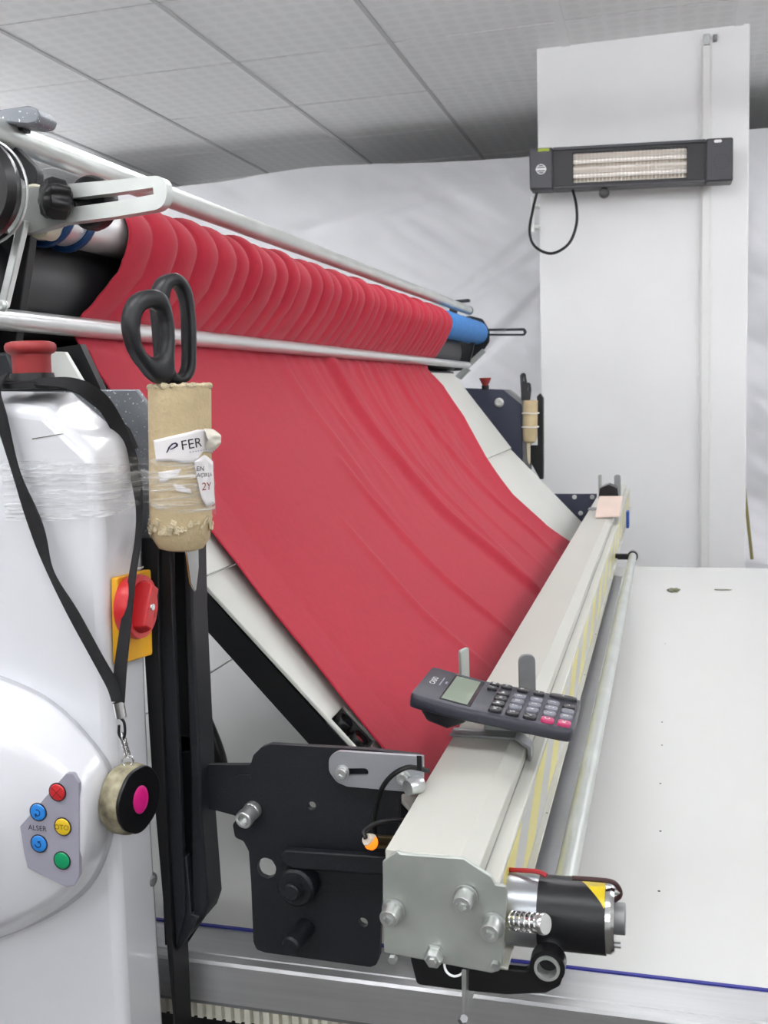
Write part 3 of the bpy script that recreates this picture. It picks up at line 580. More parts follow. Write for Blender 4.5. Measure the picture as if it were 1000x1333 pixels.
clamp(.905, 1.0555, (-.1925, .985, (-0.1806,0.9850,1.0935)[2]), ((-0.1308,0.9850,1.0899)[0], .985, (-0.1308,0.9850,1.0899)[2])); clamp(2.70, 1.045, ((-0.1621,2.7400,1.1191)[0], 2.74, (-0.1621,2.7400,1.1191)[2]), ((-0.1186,2.7400,1.1187)[0], 2.74, (-0.1186,2.7400,1.1187)[2]))
obj('clamp_jaw', b_loft([[(-.167, y, 1.0325), (-.109, y, 1.0325), (-.116, y, 1.090), (-.138, y, 1.100), (-.160, y, 1.090)] for y in (2.665, 2.72)]), M['rubber'], beam)
obj('pull_tag', b_box(-.103, -.095, 2.90, 2.94, .955, 1.002), mat('blue_plastic', '#1d4f9c', .4), beam, bevel=.002, label='small blue tag')

# --- guard strip, guide rod and its arms, drive motor, plunger
obj('guard_strip', b_box(-.132, -.0910, .74, 2.31, .924, .9275), M['link'], mc, bevel=.0006)
RA, RB = V((-0.0777,0.6620,0.9547)), V((-0.0711,2.4300,0.9552)); RDX, RDZ = RA.x, RA.z
obj('guide_rod', b_pipe(RA, RB, .0088, .0068, 24), M['pipe'], mc)
obj('rod_arm', b_prism(round_poly([(-0.1777,0.9482),(-0.1409,0.9444),(-0.0925,0.9458),(-0.0891,0.9543),(-0.0794,0.9583),(-0.0699,0.9555),(-0.0673,0.9467),(-0.0701,0.9372),(-0.0798,0.9308),(-0.1081,0.9259),(-0.1414,0.9250),(-0.1726,0.9251)], .004, 3), FXZ(.672), .007), M['dblack'], mc, bevel=.001)
obj('rod_collar', b_pipe(RA+V((0, .002, 0)), RA+V((0, .014, 0)), .0122, .0088, 28), M['rubber'], mc)
obj('arm_ring', b_pipe((-0.1442,0.6720,0.9440), (-0.1455,0.6780,0.9404), .0082, .0066, 24), M['steel'], mc)
obj('far_rod_arm', b_box(-.13, RB.x, 2.405, 2.42, RB.z-.006, RB.z+.006), M['dblack'], mc)
obj('far_rod_cap', b_lathe([(0, 0), (0, .012), (.018, .012), (.018, 0)], (RB.x, 2.415, RB.z), (0, 1, 0), 20), M['rubber'], mc)
MA, MB = V((-0.1226,0.7050,0.9732)), V((-0.0397,0.7050,0.9740)); MD = (MB-MA).normalized(); ML = (MB-MA).length
MR = .0256
motor = obj('drive_motor', b_lathe([(-.03, 0), (-.03, MR-.0006), (ML*.45, MR-.0006), (ML*.45, 0)], MA, MD, 36), M['motmetal'], mc)
def mring(bm, m, name, **k): return obj(name, bm, m, motor, **k)
mring(b_lathe([(ML*.43, MR-.0007), (ML*.43, MR), (ML, MR), (ML, MR-.0007)], MA, MD, 48), M['motorb'], 'black_sleeve')
u_, v_, d_ = basis(MD)
def patch(a0, a1, x0, x1, wfun):
    def fn(i, j):
        a = a0+(a1-a0)*j; lo, hi = wfun(j); x = x0+(x1-x0)*(lo+(hi-lo)*i); return MA+MD*x+(u_*math.cos(a)+v_*math.sin(a))*(MR+.0003)
    return b_grid(fn, 6, 20)
def ang_of(vec): return math.atan2(V(vec).dot(v_), V(vec).dot(u_))
aU, aF, aD = ang_of((0, 0, 1)), ang_of((.12, -1, 0)), ang_of((0, 0, -1))
def near_ang(a, b):
    while b-a > math.pi: b -= 2*math.pi
    while b-a < -math.pi: b += 2*math.pi
    return b
aF2 = near_ang(aU, aF); aD2 = near_ang(aF2, aD); dA = aF2-aU
mring(patch(aU-dA*.9, aU+dA*.55, ML*.42, ML*.998, lambda j: (min(.985, .05+j*.95), 1)), M['haz'], 'warning_stripe')
mring(patch(aF2+dA*.38, aF2+dA*1.0, ML*.435, ML*.72, lambda j: (0, max(.02, j*1.0))), M['haz'], 'warning_stripe')
mring(b_lathe([(ML, 0), (ML, MR-.001), (ML+.0035, MR-.001), (ML+.006, MR-.003), (ML+.006, 0)], MA, MD, 36), M['chrome'], 'end_cap')
mring(b_lathe([(ML+.006, 0), (ML+.006, .0110), (ML+.0125, .0110), (ML+.013, .0105), (ML+.013, 0)], MA, MD, 28), M['darkmetal'], 'bearing_boss')
for a in (.6, 3.7): obj('screw', b_cyl(MA+MD*(ML+.005)+(u_*math.cos(aD2+a-.6)+v_*math.sin(aD2+a-.6))*.0198, MA+MD*(ML+.0095)+(u_*math.cos(aD2+a-.6)+v_*math.sin(aD2+a-.6))*.0198, .0026, 10), M['steel'], motor)
mring(b_tube(smooth_path([(-0.1151,0.7150,0.9976), (-0.0917,0.7050,1.0035), (-0.0848,0.7030,1.0033), (-0.0815,0.7020,1.0024)], 8), .0018, 8), M['copper'], 'red_wire', label='red wire')
mring(b_tube(smooth_path([(-0.0633,0.7000,1.0035), (-0.0472,0.7000,1.0039), (-0.0357,0.7030,1.0019), (-0.0310,0.7050,0.9962), (-0.0305,0.7050,0.9911), (-0.0343,0.7050,0.9873)], 8), .0018, 8), mat('brown_wire', '#3d2020', .5), 'motor_lead')
PA = V((-0.1034,0.6680,0.9842)); PB = V((-0.0780,0.6550,0.9912)); PD = (PB-PA).normalized(); PL = (PB-PA).length
pg = obj('spring_plunger', [b_cyl(PA, PB, .0034, 16), b_lathe([(PL-.0035, 0), (PL-.0035, .0066), (PL-.0025, .0072), (PL, .0072), (PL+.001, .0066), (PL+.001, 0)], PA, PD, 28)], M['chrome'], mc)
pu_, pv_, _ = basis(PD)
obj('coil_spring', b_tube([PA+PD*(PL-.004)*(k/100)+(pu_*math.cos(k*.377)+pv_*math.sin(k*.377))*.0062 for k in range(101)], .0007, 6), M['chrome'], pg)

# --- far side frame
ff = obj('far_side_plate', b_prism([(-0.7016,1.3530),(-0.5997,1.3592),(-0.4739,1.3505),(-0.4185,1.3024),(-0.4182,1.0374),(-0.5155,1.0380),(-0.7049,1.2317)], FXZ(3.12), .012), M['navy'], mc, bevel=.002)
obj('plate_edge', b_prism([(-0.4755,1.3505),(-0.4590,1.3500),(-0.3965,1.3016),(-0.3992,0.9769),(-0.4219,1.0364),(-0.4199,1.3023)], FXZ(3.13), .05), M['darkmetal'], ff, bevel=.001)
obj('bolt', b_socket((-0.4864,3.1200,1.3113), (0, -1, 0), .0115, .012), M['steel'], ff)
obj('far_post', b_prism([(-0.3765,1.3262),(-0.3670,1.3353),(-0.3578,1.3210),(-0.3613,1.0712),(-0.3707,1.0713),(-0.4006,1.1287),(-0.4244,1.1290),(-0.4236,1.1766),(-0.3763,1.1757)], FXZ(3.16), .03), M['dblack'], mc, bevel=.001)
obj('far_post_flange', b_prism([(-0.4250,1.2950),(-0.4086,1.2945),(-0.4112,1.1296),(-0.4277,1.1298)], FXZ(3.15), .02), M['navy'], mc)
fe = obj('emergency_stop', b_lathe([(0, 0), (0, .010), (.014, .010), (.018, .0125), (.03, .018), (.033, .018), (.033, 0)], (-0.5290,3.1250,1.3546), (0, 0, 1), 24), M['sun_red'], mc, label='far dull red stop button')
obj('button_collar', b_cyl((-0.5291,3.1250,1.3522), V((-0.5291,3.1250,1.3522))+V((0, 0, .012)), .0115, 20), M['dblack'], fe)
obj('far_mounting_plate', b_prism([(-0.3198,1.0371),(-0.1919,1.0364),(-0.1929,0.9063),(-0.2309,0.9060),(-0.2708,0.9703)], FXZ(3.05), .01), M['navy'], mc, bevel=.001)
for p in ((-0.2567,3.0500,1.0276), (-0.2053,3.0500,1.0274), (-0.2392,3.0500,0.9795)): obj('bolt', b_socket(p, (0, -1, 0), .0055, .006), M['steel'], mc)
fb = obj('far_roller_bracket', b_prism(round_poly([(-0.6814,1.5906),(-0.6239,1.5978),(-0.5828,1.5857),(-0.5605,1.5469),(-0.5612,1.5092),(-0.5931,1.4675),(-0.6276,1.4333),(-0.6462,1.4186),(-0.7651,1.4153),(-0.8174,1.4559),(-0.7606,1.5818)], .02), FXZ(3.41), .012), M['dblack'], mc, bevel=.002)
obj('bracket_edge', b_prism([(-0.6375,1.4382),(-0.6248,1.4276),(-0.5697,1.4758),(-0.5798,1.4862)], FXZ(3.38), .02), M['pipe'], fb)
obj('bracket_edge', b_prism([(-0.6708,1.3987),(-0.6504,1.3879),(-0.6187,1.4170),(-0.6339,1.4301)], FXZ(3.36), .02), M['pipe'], fb)
la = round_poly([(-0.5767,1.5522),(-0.4420,1.5483),(-0.4346,1.5356),(-0.4424,1.5235),(-0.5771,1.5296)], .008, 5); lh = [(-0.5666,1.5442),(-0.4471,1.5399),(-0.4447,1.5348),(-0.4473,1.5299),(-0.5667,1.5354)]
obj('slotted_arm', b_prism(la, FXZ(3.40), .008, [lh]), M['black'], fb, bevel=.001)
obj('bracket_rod', b_prism(slot2(*[(-0.6820,1.6470),(-0.6324,1.6494)][0], *[(-0.6820,1.6470),(-0.6324,1.6494)][1], .005), FXZ(3.42), .02), M['black'], fb)
obj('bracket_post', b_prism([(-0.6927,1.6400),(-0.6665,1.6386),(-0.6727,1.5984),(-0.6989,1.5997)], FXZ(3.42), .012), M['black'], fb)
obj('strut', b_prism([(-0.5910,1.5006),(-0.5763,1.4999),(-0.5950,1.4335),(-0.6073,1.4340)], FXZ(3.22), .01), M['black'], fb)
obj('pipe_cap', b_cyl((PX, 3.25, PZ), (PX, 3.262, PZ), .0142, 20), M['black'], pipe)

# --- glossy white end cover in front of the near frame
fr = [(-0.8042,0.6800,1.3569),(-0.4761,0.6800,1.3497),(-0.4511,0.6800,1.3462),(-0.4107,0.6800,1.3102),(-0.4106,0.6800,1.2487),(-0.4118,0.6800,1.1293),(-0.4144,0.6800,1.0054),(-0.4166,0.6800,0.8552),(-0.4184,0.6800,0.7568),(-0.9019,0.6800,0.6720)]
bk = [(-0.8822,0.7480,1.3745),(-0.5226,0.7480,1.3631),(-0.4662,0.7480,1.3607),(-0.4210,0.7480,1.3233),(-0.4096,0.7480,1.2755),(-0.4138,0.7480,1.2004),(-0.4162,0.7480,1.1090),(-0.4181,0.7480,1.0017),(-0.4184,0.7480,0.8113),(-0.4191,0.7480,0.7047),(-0.9921,0.7480,0.6042)]
def insert(l): return l
bk = [bk[0], bk[1], bk[2], bk[3], bk[4], bk[6], bk[7], bk[8], bk[9], bk[10]]
cover = obj('end_cover', b_loft([[V(p) for p in fr], [V(p) for p in bk]]), M['cover'], mc, smooth=60, bevel=.009, bseg=4)
# the swelling that carries the keypad
ba = [(-0.6871,0.6815,1.1489),(-0.5510,0.6815,1.1489),(-0.5091,0.6815,1.1381),(-0.4685,0.6815,1.1231),(-0.4376,0.6815,1.0987),(-0.4149,0.6815,1.0685),(-0.4134,0.6815,1.0325),(-0.4219,0.6815,0.9978),(-0.4360,0.6815,0.9722),(-0.4554,0.6815,0.9534),(-0.4850,0.6815,0.9345),(-0.5286,0.6815,0.9136),(-0.5744,0.6815,0.9000),(-0.7188,0.6815,0.8785)]
t1 = [(-0.6708,0.6640,1.1424),(-0.5378,0.6640,1.1442),(-0.4968,0.6640,1.1349),(-0.4591,0.6640,1.1209),(-0.4302,0.6640,1.0983),(-0.4111,0.6640,1.0717),(-0.4101,0.6640,1.0401),(-0.4176,0.6640,1.0081),(-0.4300,0.6640,0.9839),(-0.4476,0.6640,0.9657),(-0.4752,0.6640,0.9468),(-0.5148,0.6640,0.9268),(-0.5595,0.6640,0.9136),(-0.7001,0.6640,0.8927)]
t2 = [(-0.6602,0.6500,1.1168),(-0.5291,0.6500,1.1204),(-0.4885,0.6500,1.1141),(-0.4546,0.6500,1.1028),(-0.4283,0.6500,1.0865),(-0.4134,0.6500,1.0684),(-0.4112,0.6500,1.0446),(-0.4166,0.6500,1.0152),(-0.4261,0.6500,0.9935),(-0.4413,0.6500,0.9759),(-0.4669,0.6500,0.9582),(-0.5036,0.6500,0.9402),(-0.5473,0.6500,0.9274),(-0.6848,0.6500,0.9072)]
t3 = [(-0.6481,0.6360,1.1036),(-0.5192,0.6360,1.1097),(-0.4790,0.6360,1.1073),(-0.4481,0.6360,1.0991),(-0.4235,0.6360,1.0848),(-0.4111,0.6360,1.0705),(-0.4089,0.6360,1.0495),(-0.4127,0.6360,1.0231),(-0.4206,0.6360,1.0032),(-0.4349,0.6360,0.9867),(-0.4586,0.6360,0.9702),(-0.4923,0.6360,0.9541),(-0.5350,0.6360,0.9416),(-0.6694,0.6360,0.9221)]
t4 = [(-0.6449,0.6320,1.0976),(-0.5166,0.6320,1.1040),(-0.4766,0.6320,1.1023),(-0.4484,0.6320,1.0952),(-0.4256,0.6320,1.0821),(-0.4145,0.6320,1.0695),(-0.4120,0.6320,1.0509),(-0.4145,0.6320,1.0259),(-0.4217,0.6320,1.0074),(-0.4352,0.6320,0.9917),(-0.4581,0.6320,0.9760),(-0.4888,0.6320,0.9616),(-0.5311,0.6320,0.9493),(-0.6645,0.6320,0.9302)]
pod = obj('keypad_swelling', b_loft([smooth_path(r, 5, closed=True) for r in (ba, t1, t2, t3, t4)]), M['cover'], cover, smooth=180)
kp = obj('keypad', b_prism(round_poly([(-0.4638,1.0378),(-0.4215,1.0818),(-0.4157,1.0822),(-0.4118,1.0749),(-0.4165,1.0039),(-0.4210,0.9957),(-0.4282,0.9938),(-0.4599,1.0056),(-0.4622,1.0175)], .002, 3), FXZ(.6305), .004), M['panelgrey'], cover, bevel=.0004)
for p, m in (((-0.4294,0.6302,1.0673), 'btn_red'), ((-0.4469,0.6302,1.0506), 'btn_blue'), ((-0.4270,0.6302,1.0410), 'btn_yel'), ((-0.4482,0.6302,1.0261), 'btn_blue'), ((-0.4296,0.6302,1.0147), 'btn_grn')):
    obj('push_button', b_lathe([(0, 0), (0, .0064), (.0004, .0064), (.0011, .0058), (.0015, .004), (.0017, 0)], p, (0, -1, 0), 28), M[m], cover, label={'btn_red': 'red round key', 'btn_blue': 'blue round key', 'btn_yel': 'yellow round key', 'btn_grn': 'green round key'}[m])
    obj('button_ring', b_pipe(V(p), V(p)+V((0, -.0005, 0)), .0071, .0064, 28), M['ink'], cover)
def on_keypad(c, off, rot=0.): 
    c = V(c); ca, sa_ = math.cos(rot), math.sin(rot)
    return lambda x, y: c+V((x*ca-y*sa_, -off, x*sa_+y*ca))
obj('lettering', text_mesh('ALSER', .0058, on_keypad((-0.4488,0.6305,1.0378), .0003)), M['ink'], cover, smooth=0)
obj('lettering', text_mesh('OTO', .0054, on_keypad((-0.4270,0.6302,1.0410), .0018)), M['inkyel'], cover, smooth=0)
def arrow(c, ph, sgn):
    c = V(c); f = (c+V((0, -.00175, 0)), V((1, 0, 0)), V((0, 0, 1)), V((0, -1, 0)))
    A = [ph+sgn*(.6+k*.28) for k in range(15)]
    p = [(.0027*math.cos(a), .0027*math.sin(a)) for a in A]+[(.0019*math.cos(a), .0019*math.sin(a)) for a in A[::-1]]
    e = A[-1]; h = [(.0040*math.cos(e), .0040*math.sin(e)), (.0007*math.cos(e), .0007*math.sin(e)), (.0024*math.cos(e+sgn*.85), .0024*math.sin(e+sgn*.85))]
    return [b_prism(p, f, .0002), b_prism(h, f, .0002)]
obj('lettering', arrow((-0.4469,0.6302,1.0506), 2.6, -1), M['inkblue'], cover, smooth=0, label='turning arrow')
obj('lettering', arrow((-0.4482,0.6302,1.0261), 2.6, 1), M['inkblue'], cover, smooth=0, label='turning arrow')
f = (V((-0.4294,0.6302,1.0673))+V((0, -.0018, 0)), V((1, 0, 0)), V((0, 0, 1)), V((0, -1, 0)))
obj('lettering', [b_prism([(-.004, -.0035), (-.0036, -.0039), (.004, .0035), (.0036, .0039)], f, .0002), b_prism([(-.004, .0035), (-.0036, .0039), (.004, -.0035), (.0036, -.0039)], f, .0002)], M['inkred'], cover, smooth=0)
obj('control_knob', b_lathe([(0, 0), (0, .021), (.004, .023), (.016, .0225), (.024, .020), (.028, .014), (.029, 0)], (-0.5094,0.6400,1.0335), (0, -1, 0), 40), M['rubber'], cover)
obj('screw', b_lathe([(0, 0), (0, .0072), (.0012, .0072), (.0014, .0046), (.003, .0046), (.0042, .003), (.0042, 0)], (-0.4198,0.7380,0.9475), (.93, -.37, 0), 20), M['darkmetal'], cover)
obj('scuff_mark', b_prism([(0, 0), (.027, .0035), (.0275, .004), (.0, .0008)], (V((-0.4635,0.6800,1.3238)), V((1, 0, 0)), V((0, 0, 1)), V((0, -1, 0))), .0002, (), .0003), M['dirt'], cover)
es = obj('emergency_stop_button', b_lathe([(0, 0), (0, .0145), (.020, .0148), (.023, .0152), (.0245, .0180), (.027, .0195), (.030, .0195), (.032, .0182), (.0330, .015), (.0335, 0)], (-0.4797,0.7100,1.3661), (0, 0, 1), 32), M['estop'], mc, label='faded red mushroom stop button')
obj('button_collar', b_lathe([(0, 0), (0, .026), (.004, .026), (.006, .0175), (.012, .0165), (.012, 0)], (-0.4800,0.7100,1.3625), (0, 0, 1), 32), M['dblack'], es)
obj('rubber_lip', b_tube([V(p) for p in [(-0.5856,0.7520,1.3657),(-0.5252,0.7520,1.3651),(-0.4685,0.7520,1.3632),(-0.4456,0.7520,1.3462),(-0.4231,0.7520,1.3256),(-0.4171,0.7520,1.3111)]], .0035, 8), M['rubber'], cover)
bb = obj('bracket_block', b_prism([(-0.6040,1.3964),(-0.5640,1.3975),(-0.5564,1.3755),(-0.5572,1.3653),(-0.6067,1.3669)], FXZ(.80), .03), M['black'], mc, bevel=.003)
# main switch on the right side face of the cover
SX = -.4085
sw = obj('main_switch', b_prism(round_poly([(0.6905,1.2162),(0.7436,1.2134),(0.7378,1.1435),(0.6858,1.1491)], .002, 2), FYZ(SX), .006, (), .004), M['yellow'], mc, bevel=.0008, label='yellow switch plate')
dc = V((-0.3920,0.7041,1.1909)); fd = (dc, V((0, 1, 0)), V((0, 0, 1)), V((1, 0, 0)))
obj('switch_dial', b_lathe([(-.012, 0), (-.012, .0235), (-.004, .0255), (.0, .0245), (.0, .0205), (-.006, .0185), (-.006, 0)], dc, (1, 0, 0), 40), M['red'], sw, label='red rotary dial')
ca = 1.08; gu, gv = V((0, math.cos(ca), math.sin(ca))), V((0, -math.sin(ca), math.cos(ca)))
grip = b_loft([[dc+V((h, 0, 0))+gu*a*l+gv*b*wd for a, b in ((-1, -1), (1, -1), (1, 1), (-1, 1))] for h, l, wd in ((-.007, .019, .0095), (.004, .0185, .007), (.008, .0165, .0058))])
obj('switch_grip', grip, M['red'], sw, bevel=.0012)
obj('grip_screw', b_lathe([(0, 0), (0, .003), (.001, .0026), (.001, 0)], dc+V((.008, 0, 0)), (1, 0, 0), 14), M['chrome'], sw)
fa = (dc+V((-.0058, .004, .016)), V((0, 1, 0)), V((0, 0, 1)), V((1, 0, 0)))
obj('warning_triangle', b_prism([(-.0035, -.0025), (.0035, -.0025), (0, .0038)], fa, .0004, (), .0005), M['yellow'], sw)
obj('dial_mark', b_prism([(-.003, -.0188), (.005, -.0185), (.005, -.0168), (-.003, -.017)], (dc+V((-.0058, .003, 0)), V((0, 1, 0)), V((0, 0, 1)), V((1, 0, 0))), .0004, (), .0005), M['yellow'], sw)

# ================================================================= THE RED CLOTH over roller, bar and tray
FP = [(-.668, 1.49), (-.655, 1.540), (-.632, 1.563), (-.602, 1.570), (-.578, 1.556), (-.569, 1.532), (-.579, 1.492), (-.597, 1.447), (-.607, 1.428), (-.598, 1.404), (-.564, 1.356), (-.500, 1.272), (-.428, 1.180), (-.352, 1.096), (-.276, 1.020), (-.218, .960), (-.196, .925)]
YL = [1.05, 1.047, 1.045, 1.044, 1.043, 1.041, 1.030, .985, .976, .978, .972, .965, .958, .942, .922, .908, .905]
YR = [2.80, 2.81, 2.83, 2.84, 2.83, 2.815, 2.79, 2.745, 2.67, 2.645, 2.615, 2.53, 2.43, 2.372, 2.395, 2.50, 2.60]
LIFT = [0, 0, 0, 0, 0, 0, 0, 0, 0, .002, .014, .022, .020, .016, .014, .010, .0]
def lerp_list(l, t):
    t = max(0, min(len(l)-1.0001, t)); i = int(t); return l[i]+(l[i+1]-l[i])*(t-i)
prof_s = smooth_path([V((a, 0, b)) for a, b in FP], 10)
cum = [0.]
for a, b in zip(prof_s, prof_s[1:]): cum.append(cum[-1]+(b-a).length)
def prof_at(t):
    x = t*cum[-1]; lo, hi = 0, len(cum)-1
    while hi-lo > 1:
        m = (lo+hi)//2
        if cum[m] <= x: lo = m
        else: hi = m
    f = (x-cum[lo])/max(1e-9, cum[hi]-cum[lo]); p = prof_s[lo].lerp(prof_s[hi], f); d = (prof_s[hi]-prof_s[lo]).normalized()
    return p, V((-d.z, 0, d.x)) if False else V((d.z*-1, 0, d.x)), (lo+f)/10
rr = random.Random(3)
NP = 36
edges = [0.]
for k in range(NP): edges.append(edges[-1]+rr.uniform(.75, 1.25)*(1.25-.5*k/NP))
edges = [e/edges[-1] for e in edges]
def pleat(u):
    for k in range(NP):
        if u <= edges[k+1] or k == NP-1:
            q = (u-edges[k])/(edges[k+1]-edges[k]); return max(0, math.sin(math.pi*q**.8))**.75*(.8+.2*math.sin(k*2.3))
CRE = [  # long soft creases on the tray: [(Y, t index)], height, width
 ([(1.591, 8.5), (1.549, 10.6), (1.54, 12.6)], .003, .018), ([(1.70, 8.5), (1.66, 10.5), (1.67, 12.2)], .003, .014),
 ([(1.831, 8.5), (1.775, 11), (1.79, 12.5), (1.838, 13.6), (1.91, 15.6)], .014, .017), ([(1.93, 8.5), (1.84, 11), (1.87, 13), (1.95, 15)], .002, .022),
 ([(1.995, 8.5), (1.90, 11.5), (1.93, 14.3)], .006, .018), ([(2.12, 8.5), (2.05, 11), (2.06, 13.5), (2.1, 15)], .004, .016), ([(2.258, 8.5), (2.22, 11.3), (2.24, 13), (2.296, 15.2)], .008, .015),
 ([(1.50, 11.2), (1.498, 13.2), (1.566, 15.4)], .006, .012), ([(1.33, 12), (1.31, 13.5), (1.35, 15)], .0035, .012), ([(2.38, 8.5), (2.32, 10.5), (2.30, 12.5)], .004, .018), ([(2.5, 8.5), (2.42, 10.5), (2.36, 12)], .004, .018)]
def crease_y(c, t):
    for (y0, t0), (y1, t1) in zip(c, c[1:]):
        if t0 <= t <= t1: q = (t-t0)/(t1-t0); q = q*q*(3-2*q)*.4+q*.6; return y0+(y1-y0)*q
    return None
NU, NV = 560, 150
bm = bmesh.new(); G = []
pl_cache = [pleat(i/NU) for i in range(NU+1)]
for j in range(NV+1):
    p, n, t = prof_at(j/NV); n = V((n.x, 0, n.z)); 
    if n.x < 0 and t > 4: n = -n
    if t <= 4 and n.z < 0: n = -n
    yl, yr, lf = lerp_list(YL, t), lerp_list(YR, t), lerp_list(LIFT, t); row = []
    amp = .0135*max(0., min(1, (t-.2)))*(1 if t < 5.2 else max(.10, 1-(t-5.2)/2.6)) if t < 8 else 0
    fine = .0010*(1-abs(t-8)/1.2) if abs(t-8) < 1.2 else 0
    fan = max(0., 1-abs(t-9)/4.0) if t > 8 else 0
    for i in range(NU+1):
        u = i/NU; y = yl+(yr-yl)*u; h = 0.
        if amp: h += pl_cache[i]*amp*min(1, u*14+.3)
        if fine or fan: h += (fine+.0018*fan*max(0, min(1, (u-.25)*3)))*math.sin(u*190+2.5*fnoise(u*9, t*.5, 2))*(.6+.6*fnoise(u*13, 3, 1))
        if t > 8.2:
            fade = min(1, (t-8.2)/.6)
            for c, hh, ww in CRE:
                yc = crease_y(c, t)
                if yc is not None:
                    e = min(1, (t-c[0][1])/1.2+.25 if c[0][1] > 9 else 1)*min(1, (c[-1][1]-t)/1.2)
                    d = (y-yc)/ww; h += hh*fade*e*math.exp(-d*d*(2.2 if d > 0 else .55))
            h += .004*fnoise(y*2.2, t*.6, 5)*fade
        edge = max(0., (u-.93)/.07); h += lf*edge**1.5
        el = max(0., (.05-u)/.05); h += .0035*el*(1+.6*fnoise(t*1.4, 4, 2)) if t > 9 else 0
        y += .003*fnoise(t*3, 7 if u > .5 else 1, 2)*(el+edge)
        row.append(bm.verts.new(p+n*h+V((0, y, 0))))
    G.append(row)
for j in range(NV):
    for i in range(NU): bm.faces.new((G[j][i], G[j][i+1], G[j+1][i+1], G[j+1][i]))
cloth = obj('red_fabric', bm, M['fabric'], smooth=180)
tag(cloth, 'red knitted fabric gathered over the roller and spread down the tray', 'fabric')
s = cloth.modifiers.new('thick', 'SOLIDIFY'); s.thickness = .0016; s.offset = 0

# ================================================================= SCISSORS IN A CARDBOARD TUBE (near)
T0, T1 = V((-0.3642,0.7320,1.3605)), V((-0.3696,0.7300,1.2318)); TD = (T1-T0).normalized(); TL = (T1-T0).length; TR = .0243
def rag(t, a): return 1+.03*math.sin(5*t+a*300)+.02*math.sin(13*t)
tube = obj('cardboard_tube', b_lathe([(.0, TR-.0032), (.0, TR), (TL-.024, TR), (TL-.010, TR*.93), (TL-.002, TR*.72), (TL, TR*.45), (TL-.004, TR*.4), (TL-.014, TR*.8), (TL-.03, TR-.004), (0, TR-.0032)], T0, TD, 48), M['card'], smooth=40)
tag(tube, 'brown cardboard tube with torn paper labels holding the large near scissors', 'tube', 'scissor tubes')
rim = [T0+TD*(.0004*math.sin(k*1.7))+(V((1, 0, 0))*math.cos(2*math.pi*k/64)+V((0, 1, 0))*math.sin(2*math.pi*k/64))*(TR-.0015+.0005*math.sin(k*2.3)) for k in range(64)]
obj('frayed_rim', b_tube(rim, [.0021+.0005*math.sin(k*1.9)+.0004*math.sin(k*.7) for k in range(64)], 8, closed=True), M['cardedge'], tube, label='frayed top rim')
r2 = random.Random(5); fl_ = []
for k in range(46):
    a = 2*math.pi*k/46; z = TL-.026+.009*r2.random()
    c = T0+TD*z+V((math.cos(a), math.sin(a), 0))*(TR*.99); s_ = .0014+.0022*r2.random()
    q = frame_n(c, (math.cos(a+r2.uniform(-.4, .4)), math.sin(a+r2.uniform(-.4, .4)), r2.uniform(-.5, .3)))
    fl_.append(b_prism([(-s_, -s_), (s_*.4, -s_*1.4), (s_, s_*.3), (-s_*.2, s_)], q, .0008, (), .0012))
obj('torn_edge', fl_, M['cardedge'], tube, kind='stuff', smooth=0, label='torn crumpled bottom edge')
TE1, TE0 = V((.893, .45, 0)), V((.45, -.893, 0))
def on_tube(off, rot=0., cx=0., cz=0.):
    def fn(x, y):
        x, y = x*math.cos(rot)-y*math.sin(rot)+cx, x*math.sin(rot)+y*math.cos(rot)+cz
        ph = x/TR; c = T0.lerp(T1, (T0.z-y)/(T0.z-T1.z)); return V((c.x, c.y, y))+(TE1*math.sin(ph)+TE0*math.cos(ph))*(TR+off)
    return fn
def wrap_patch(poly, off, wrinkle=0., n=22):
    """torn paper: the outline clipped from a fine grid and bent round the tube"""
    xs = [p[0] for p in poly]; ys = [p[1] for p in poly]; x0, x1, y0, y1 = min(xs), max(xs), min(ys), max(ys); bm = bmesh.new()
    cols = []
    for i in range(n+1):
        x = x0+(x1-x0)*i/n; x = min(max(x, x0+1e-6), x1-1e-6); hit = []
        for a, b in zip(poly, poly[1:]+poly[:1]):
            if (a[0]-x)*(b[0]-x) <= 0 and a[0] != b[0]: hit.append(a[1]+(b[1]-a[1])*(x-a[0])/(b[0]-a[0]))
        if hit: cols.append((x, min(hit), max(hit)))
    place = on_tube(off); V_ = []
    for x, lo, hi in cols:
        col = []
        for k in range(9):
            y = lo+(hi-lo)*k/8; p = place(x, y)
            if wrinkle: w_ = on_tube(off+.0002+wrinkle*abs(fnoise(x*300, y*300, 2))); p = w_(x, y)
            col.append(bm.verts.new(p))
        V_.append(col)
    for A, B in zip(V_, V_[1:]):
        for k in range(8): bm.faces.new((A[k], B[k], B[k+1], A[k+1]))
    return bm
K = .000607             # metres per unit of the label layout
def tp(l): return [(TR*math.asin(max(-.999, min(.999, (px-235)*K/TR))), T0.z-(py-503)*K*1.0) for px, py in l]
lab1 = obj('paper_label', wrap_patch(tp([(203, 570), (256, 558), (275, 560), (275, 590), (262, 586), (255, 598), (238, 600), (224, 595), (205, 596)]), .0004, .0006), M['paper'], tube, smooth=180, label='torn white label with a dark logo')
s = lab1.modifiers.new('t', 'SOLIDIFY'); s.thickness = .0003
LC = tp([(248.5, 576)])[0]
obj('lettering', text_mesh('FER', .0105, on_tube(.0013, .13, LC[0], LC[1])), M['ink'], tube, smooth=0)
sw_ = tp([(218.2, 585.5), (221.2, 578), (225, 574), (229.5, 572.6), (232.4, 575), (232.2, 577.6), (228, 580.2), (223.5, 582), (222.8, 581), (227, 578.8), (229.6, 576.8), (229.6, 575), (227, 575), (224, 577.6), (221.2, 582.6), (219.4, 585.6)])
